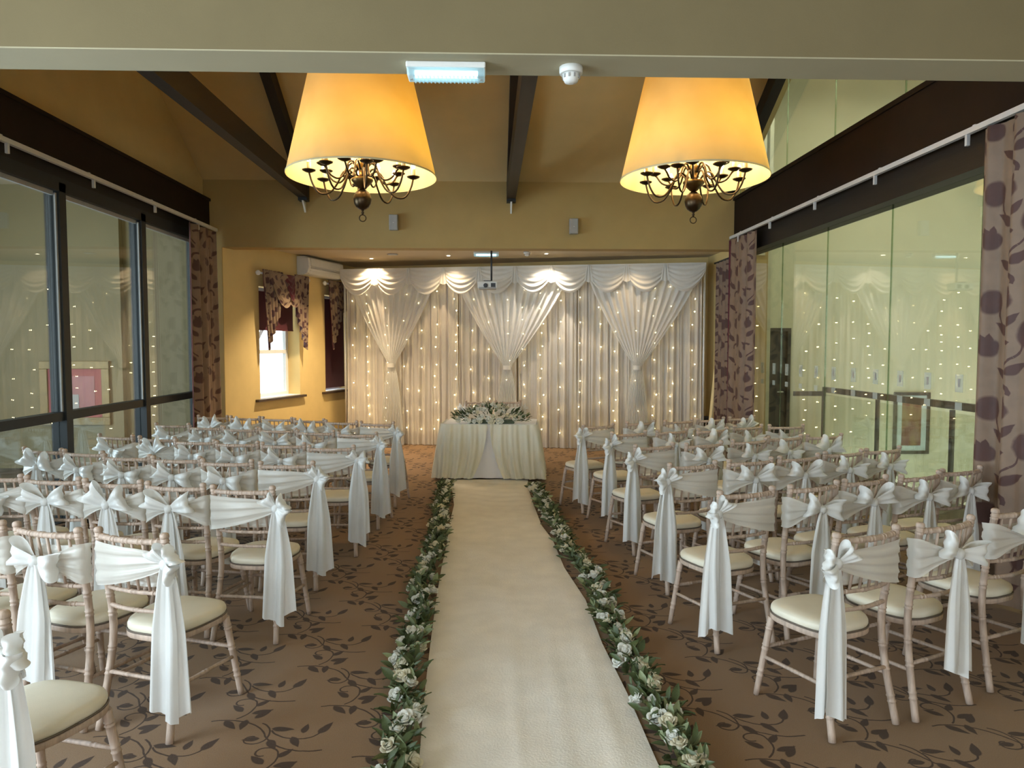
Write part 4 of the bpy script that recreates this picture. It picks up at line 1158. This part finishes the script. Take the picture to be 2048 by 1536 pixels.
def keys_side(s):
    k = [(.214, -.268, .795, .022, -1), (.15, -.266, .79, .045, -1), (.07, -.282, .783, .066, -1), (-.02, -.284, .772, .080, -1), (-.11, -.272, .763, .092, -1), (-.187, -.252, .757, .100, -1), (-.205, -.226, .754, .100, 0), (-.187, -.195, .750, .094, 1)]
    k = k + FRONT + [(.185, -.196, .756, .075, 1), (.208, -.222, .785, .05, 0), (.220, -.256, .795, .024, 0)]
    return [(s * x, y, z, h, d_) for x, y, z, h, d_ in k]
def loop(c, ang, L, h, w, seed, tilt=0.0):
    """puffed ribbon loop leaving the knot at angle ang (in the x-z plane)"""
    r_ = random.Random(seed); ph = r_.uniform(0, 6)
    e = Vector((math.cos(ang), -tilt, math.sin(ang))); p = Vector((-math.sin(ang), 0, math.cos(ang)))
    def fn(u, v):
        r = L * math.sin(PI * u) ** .8 * (1 - .10 * math.cos((v - .5) * PI * 1.6)); yy = -h * math.sin(2 * PI * u)
        ww = w * (.16 + .84 * math.sin(PI * u) ** .7)
        yy += .007 * math.sin(v * 15 + ph + 4 * u) * math.sin(PI * u)
        q = Vector(c) + e * r + p * ((v - .5) * ww * (1.0 + .12 * math.sin(ph + 5 * u))) + Vector((0, yy, 0))
        return tuple(q)
    return MB().grid(fn, 26, 10)
def tail(c, dx, L, w, seed, yoff=0.0, slant=.06):
    r_ = random.Random(seed); ph = r_.uniform(0, 6)
    def fn(u, v):
        ww = .03 + (w - .03) * min(1, v * 2.2) ** .6 * (1 + .15 * v); uu = u - .5
        fold = math.sin(uu * 8.5 + ph + .8 * v) * .017 * (.4 + .6 * v) + .004 * math.sin(uu * 25 + ph)
        return (c[0] + dx * v + uu * ww, c[1] - .010 + yoff * v - fold, c[2] - L * v - slant * uu * v)
    return MB().grid(fn, 14, 16)
def make_sash(style, seed):
    r_ = random.Random(seed)
    t = thing('chair_sash', 'sash', 'sash')
    if style == 'bow':
        kn = (0, -.305, .768)
        put('band', band(keys_bow(), seed), M['sash_band'], t)
        a1 = D(r_.uniform(-22, 50)); a2 = PI - D(r_.uniform(-22, 50))
        put('loop', loop(kn, a1, r_.uniform(.12, .16), r_.uniform(.025, .04), r_.uniform(.11, .15), seed + 1, .15), M['sash'], t)
        put('loop', loop(kn, a2, r_.uniform(.12, .16), r_.uniform(.025, .04), r_.uniform(.11, .15), seed + 2, .15), M['sash'], t)
        put('tail', tail(kn, r_.uniform(-.05, -.01), r_.uniform(.54, .62), r_.uniform(.10, .14), seed + 3, -.012), M['sash'], t)
        put('tail', tail((.01, -.298, .765), r_.uniform(.01, .05), r_.uniform(.50, .60), r_.uniform(.10, .14), seed + 4, -.004), M['sash'], t)
    else:
        s = 1 if style == 'right' else -1
        kn = (s * .218, -.278, .795)
        put('band', band(keys_side(s), seed), M['sash_band'], t)
        for k, base in enumerate((35, 130, -25)):
            a = D(base + r_.uniform(-15, 15)); a = a if s > 0 else PI - a
            put('loop', loop((kn[0], kn[1] - .008 * k, kn[2]), a, r_.uniform(.065, .10), r_.uniform(.022, .034), r_.uniform(.08, .11), seed + k, .25), M['sash'], t)
        put('tail', tail(kn, s * r_.uniform(-.02, .0), r_.uniform(.64, .70), r_.uniform(.11, .14), seed + 5, -.012, .05), M['sash'], t)
        put('tail', tail((kn[0] + s * .012, kn[1] + .014, kn[2] - .005), s * r_.uniform(.01, .045), r_.uniform(.58, .66), r_.uniform(.10, .13), seed + 6, .0, -.05), M['sash'], t)
    put('knot', MB().lathe([(.0, -.026), (.016, -.022), (.023, -.008), (.024, .008), (.017, .022), (.0, .027)], 12, c=(kn[0], kn[1] - .006, kn[2]), caps=False), M['sash'], t)
    remember(t); return t
protos = {'bow': [make_sash('bow', 10 * k + 3) for k in range(6)], 'right': [make_sash('right', 10 * k + 101) for k in range(3)], 'left': [make_sash('left', 10 * k + 201) for k in range(3)]}
used = set()
def use(o):
    if o.name in used: return copy_tree(o)
    used.add(o.name); return o

# middle of the two finials (x, y) and turn in degrees; from the aisle outwards, rows counted from the table
rows = {
 'L1': [(-1.19, 7.58, -12), (-1.60, 7.72, -14), (-2.00, 7.93, -16), (-2.40, 8.10, -14), (-2.80, 8.22, -13), (-3.21, 8.33, -10)],
 'L2': [(-1.23, 6.65, -8), (-1.66, 6.81, -11), (-2.07, 7.00, -8), (-2.47, 7.11, -12), (-2.87, 7.26, -12), (-3.31, 7.50, -9)],
 'L3': [(-1.28, 5.77, -2), (-1.715, 5.94, -7), (-2.13, 6.045, -8), (-2.54, 6.185, -10), (-2.955, 6.385, -15), (-3.395, 6.545, -16)],
 'L4': [(-1.41, 4.96, 0), (-1.86, 5.07, -7), (-2.28, 5.22, -8), (-2.69, 5.33, -9), (-3.13, 5.55, -17), (-3.53, 5.70, -16)],
 'L5': [(-1.42, 4.10, -9), (-1.85, 4.21, -12), (-2.27, 4.32, -9), (-2.69, 4.43, -11), (-3.11, 4.54, -10)],
 'L6': [(-1.56, 3.105, -19), (-1.985, 3.215, -19), (-2.41, 3.355, -18)],
 'L7': [(-1.645, 2.21, -16)],
 'R1': [(1.13, 7.27, 24), (1.63, 7.55, 25), (2.08, 7.70, 22), (2.49, 7.865, 23), (2.90, 8.02, 23)],
 'R2': [(1.32, 6.63, 20), (1.77, 6.78, 26), (2.19, 6.86, 24), (2.64, 7.12, 24), (3.05, 7.16, 4)],
 'R3': [(1.36, 5.77, 20), (1.80, 5.86, 22), (2.26, 6.06, 21), (2.66, 6.27, 18), (3.07, 6.37, 13)],
 'R4': [(1.41, 4.84, 16), (1.87, 4.99, 17), (2.29, 5.14, 20), (2.73, 5.35, 19), (3.13, 5.51, 21)],
 'R5': [(1.45, 3.92, 19), (1.91, 4.08, 21), (2.31, 4.25, 23), (2.74, 4.39, 23), (3.13, 4.57, 20)],
 'R6': [(1.66, 3.03, 21), (2.12, 3.19, 23), (2.66, 3.45, 22)],
}
word = ['first', 'second', 'third', 'fourth', 'fifth', 'sixth', 'seventh']
rc = random.Random(21)
def seat_one(fx, fy, deg, clabel, slabel, cgroup, sgroup, style, first=False):
    a = D(deg); ox = fx - math.sin(a) * .245; oy = fy + math.cos(a) * .245
    c = use(chair0); c.location = (ox, oy, .004); c.rotation_euler = (0, 0, a)
    tag(c, clabel, 'chair', cgroup)
    s = use(rc.choice(protos[style])); s.location = (ox, oy, .004); s.rotation_euler = (0, 0, a)
    tag(s, slabel, 'sash', sgroup)
for key, lst in rows.items():
    side = 'black-framed window' if key[0] == 'L' else 'frameless glass'
    rw = word[int(key[1]) - 1]
    for i, (x, y, dg) in enumerate(lst):
        pos = 'aisle-end' if i == 0 else word[i]
        frm = 'at the aisle end' if i == 0 else word[i] + ' from aisle'
        cl_ = 'limewashed chair with ivory pad %s, %s row from table, %s side' % (frm, rw, side)
        sl_ = ('ivory sash tied on the aisle-end chair of the %s row from table, %s side' % (rw, side)) if i == 0 else ('ivory sash tied on %s chair from aisle, %s row from table, %s side' % (word[i], rw, side))
        style = ('right' if key[0] == 'L' else 'left') if i == 0 else 'bow'
        seat_one(x, y, dg, cl_, sl_, 'limewashed chairs in rows', 'ivory chair sashes', style)
for x, s, lb in ((-0.16, 'right', 'black-framed window'), (0.28, 'left', 'frameless glass')):
    seat_one(x, 10.45, 180, 'limewashed chair behind the ceremony table, on its %s side' % lb, 'ivory sash on the chair behind the ceremony table, %s side' % lb, 'limewashed chairs behind the table', 'ivory sashes behind the table', s)
for lst in list(protos.values()):
    for o in lst:
        if o.name not in used:
            for ch in KIDS.get(o.name, []): bpy.data.objects.remove(ch)
            bpy.data.objects.remove(o)
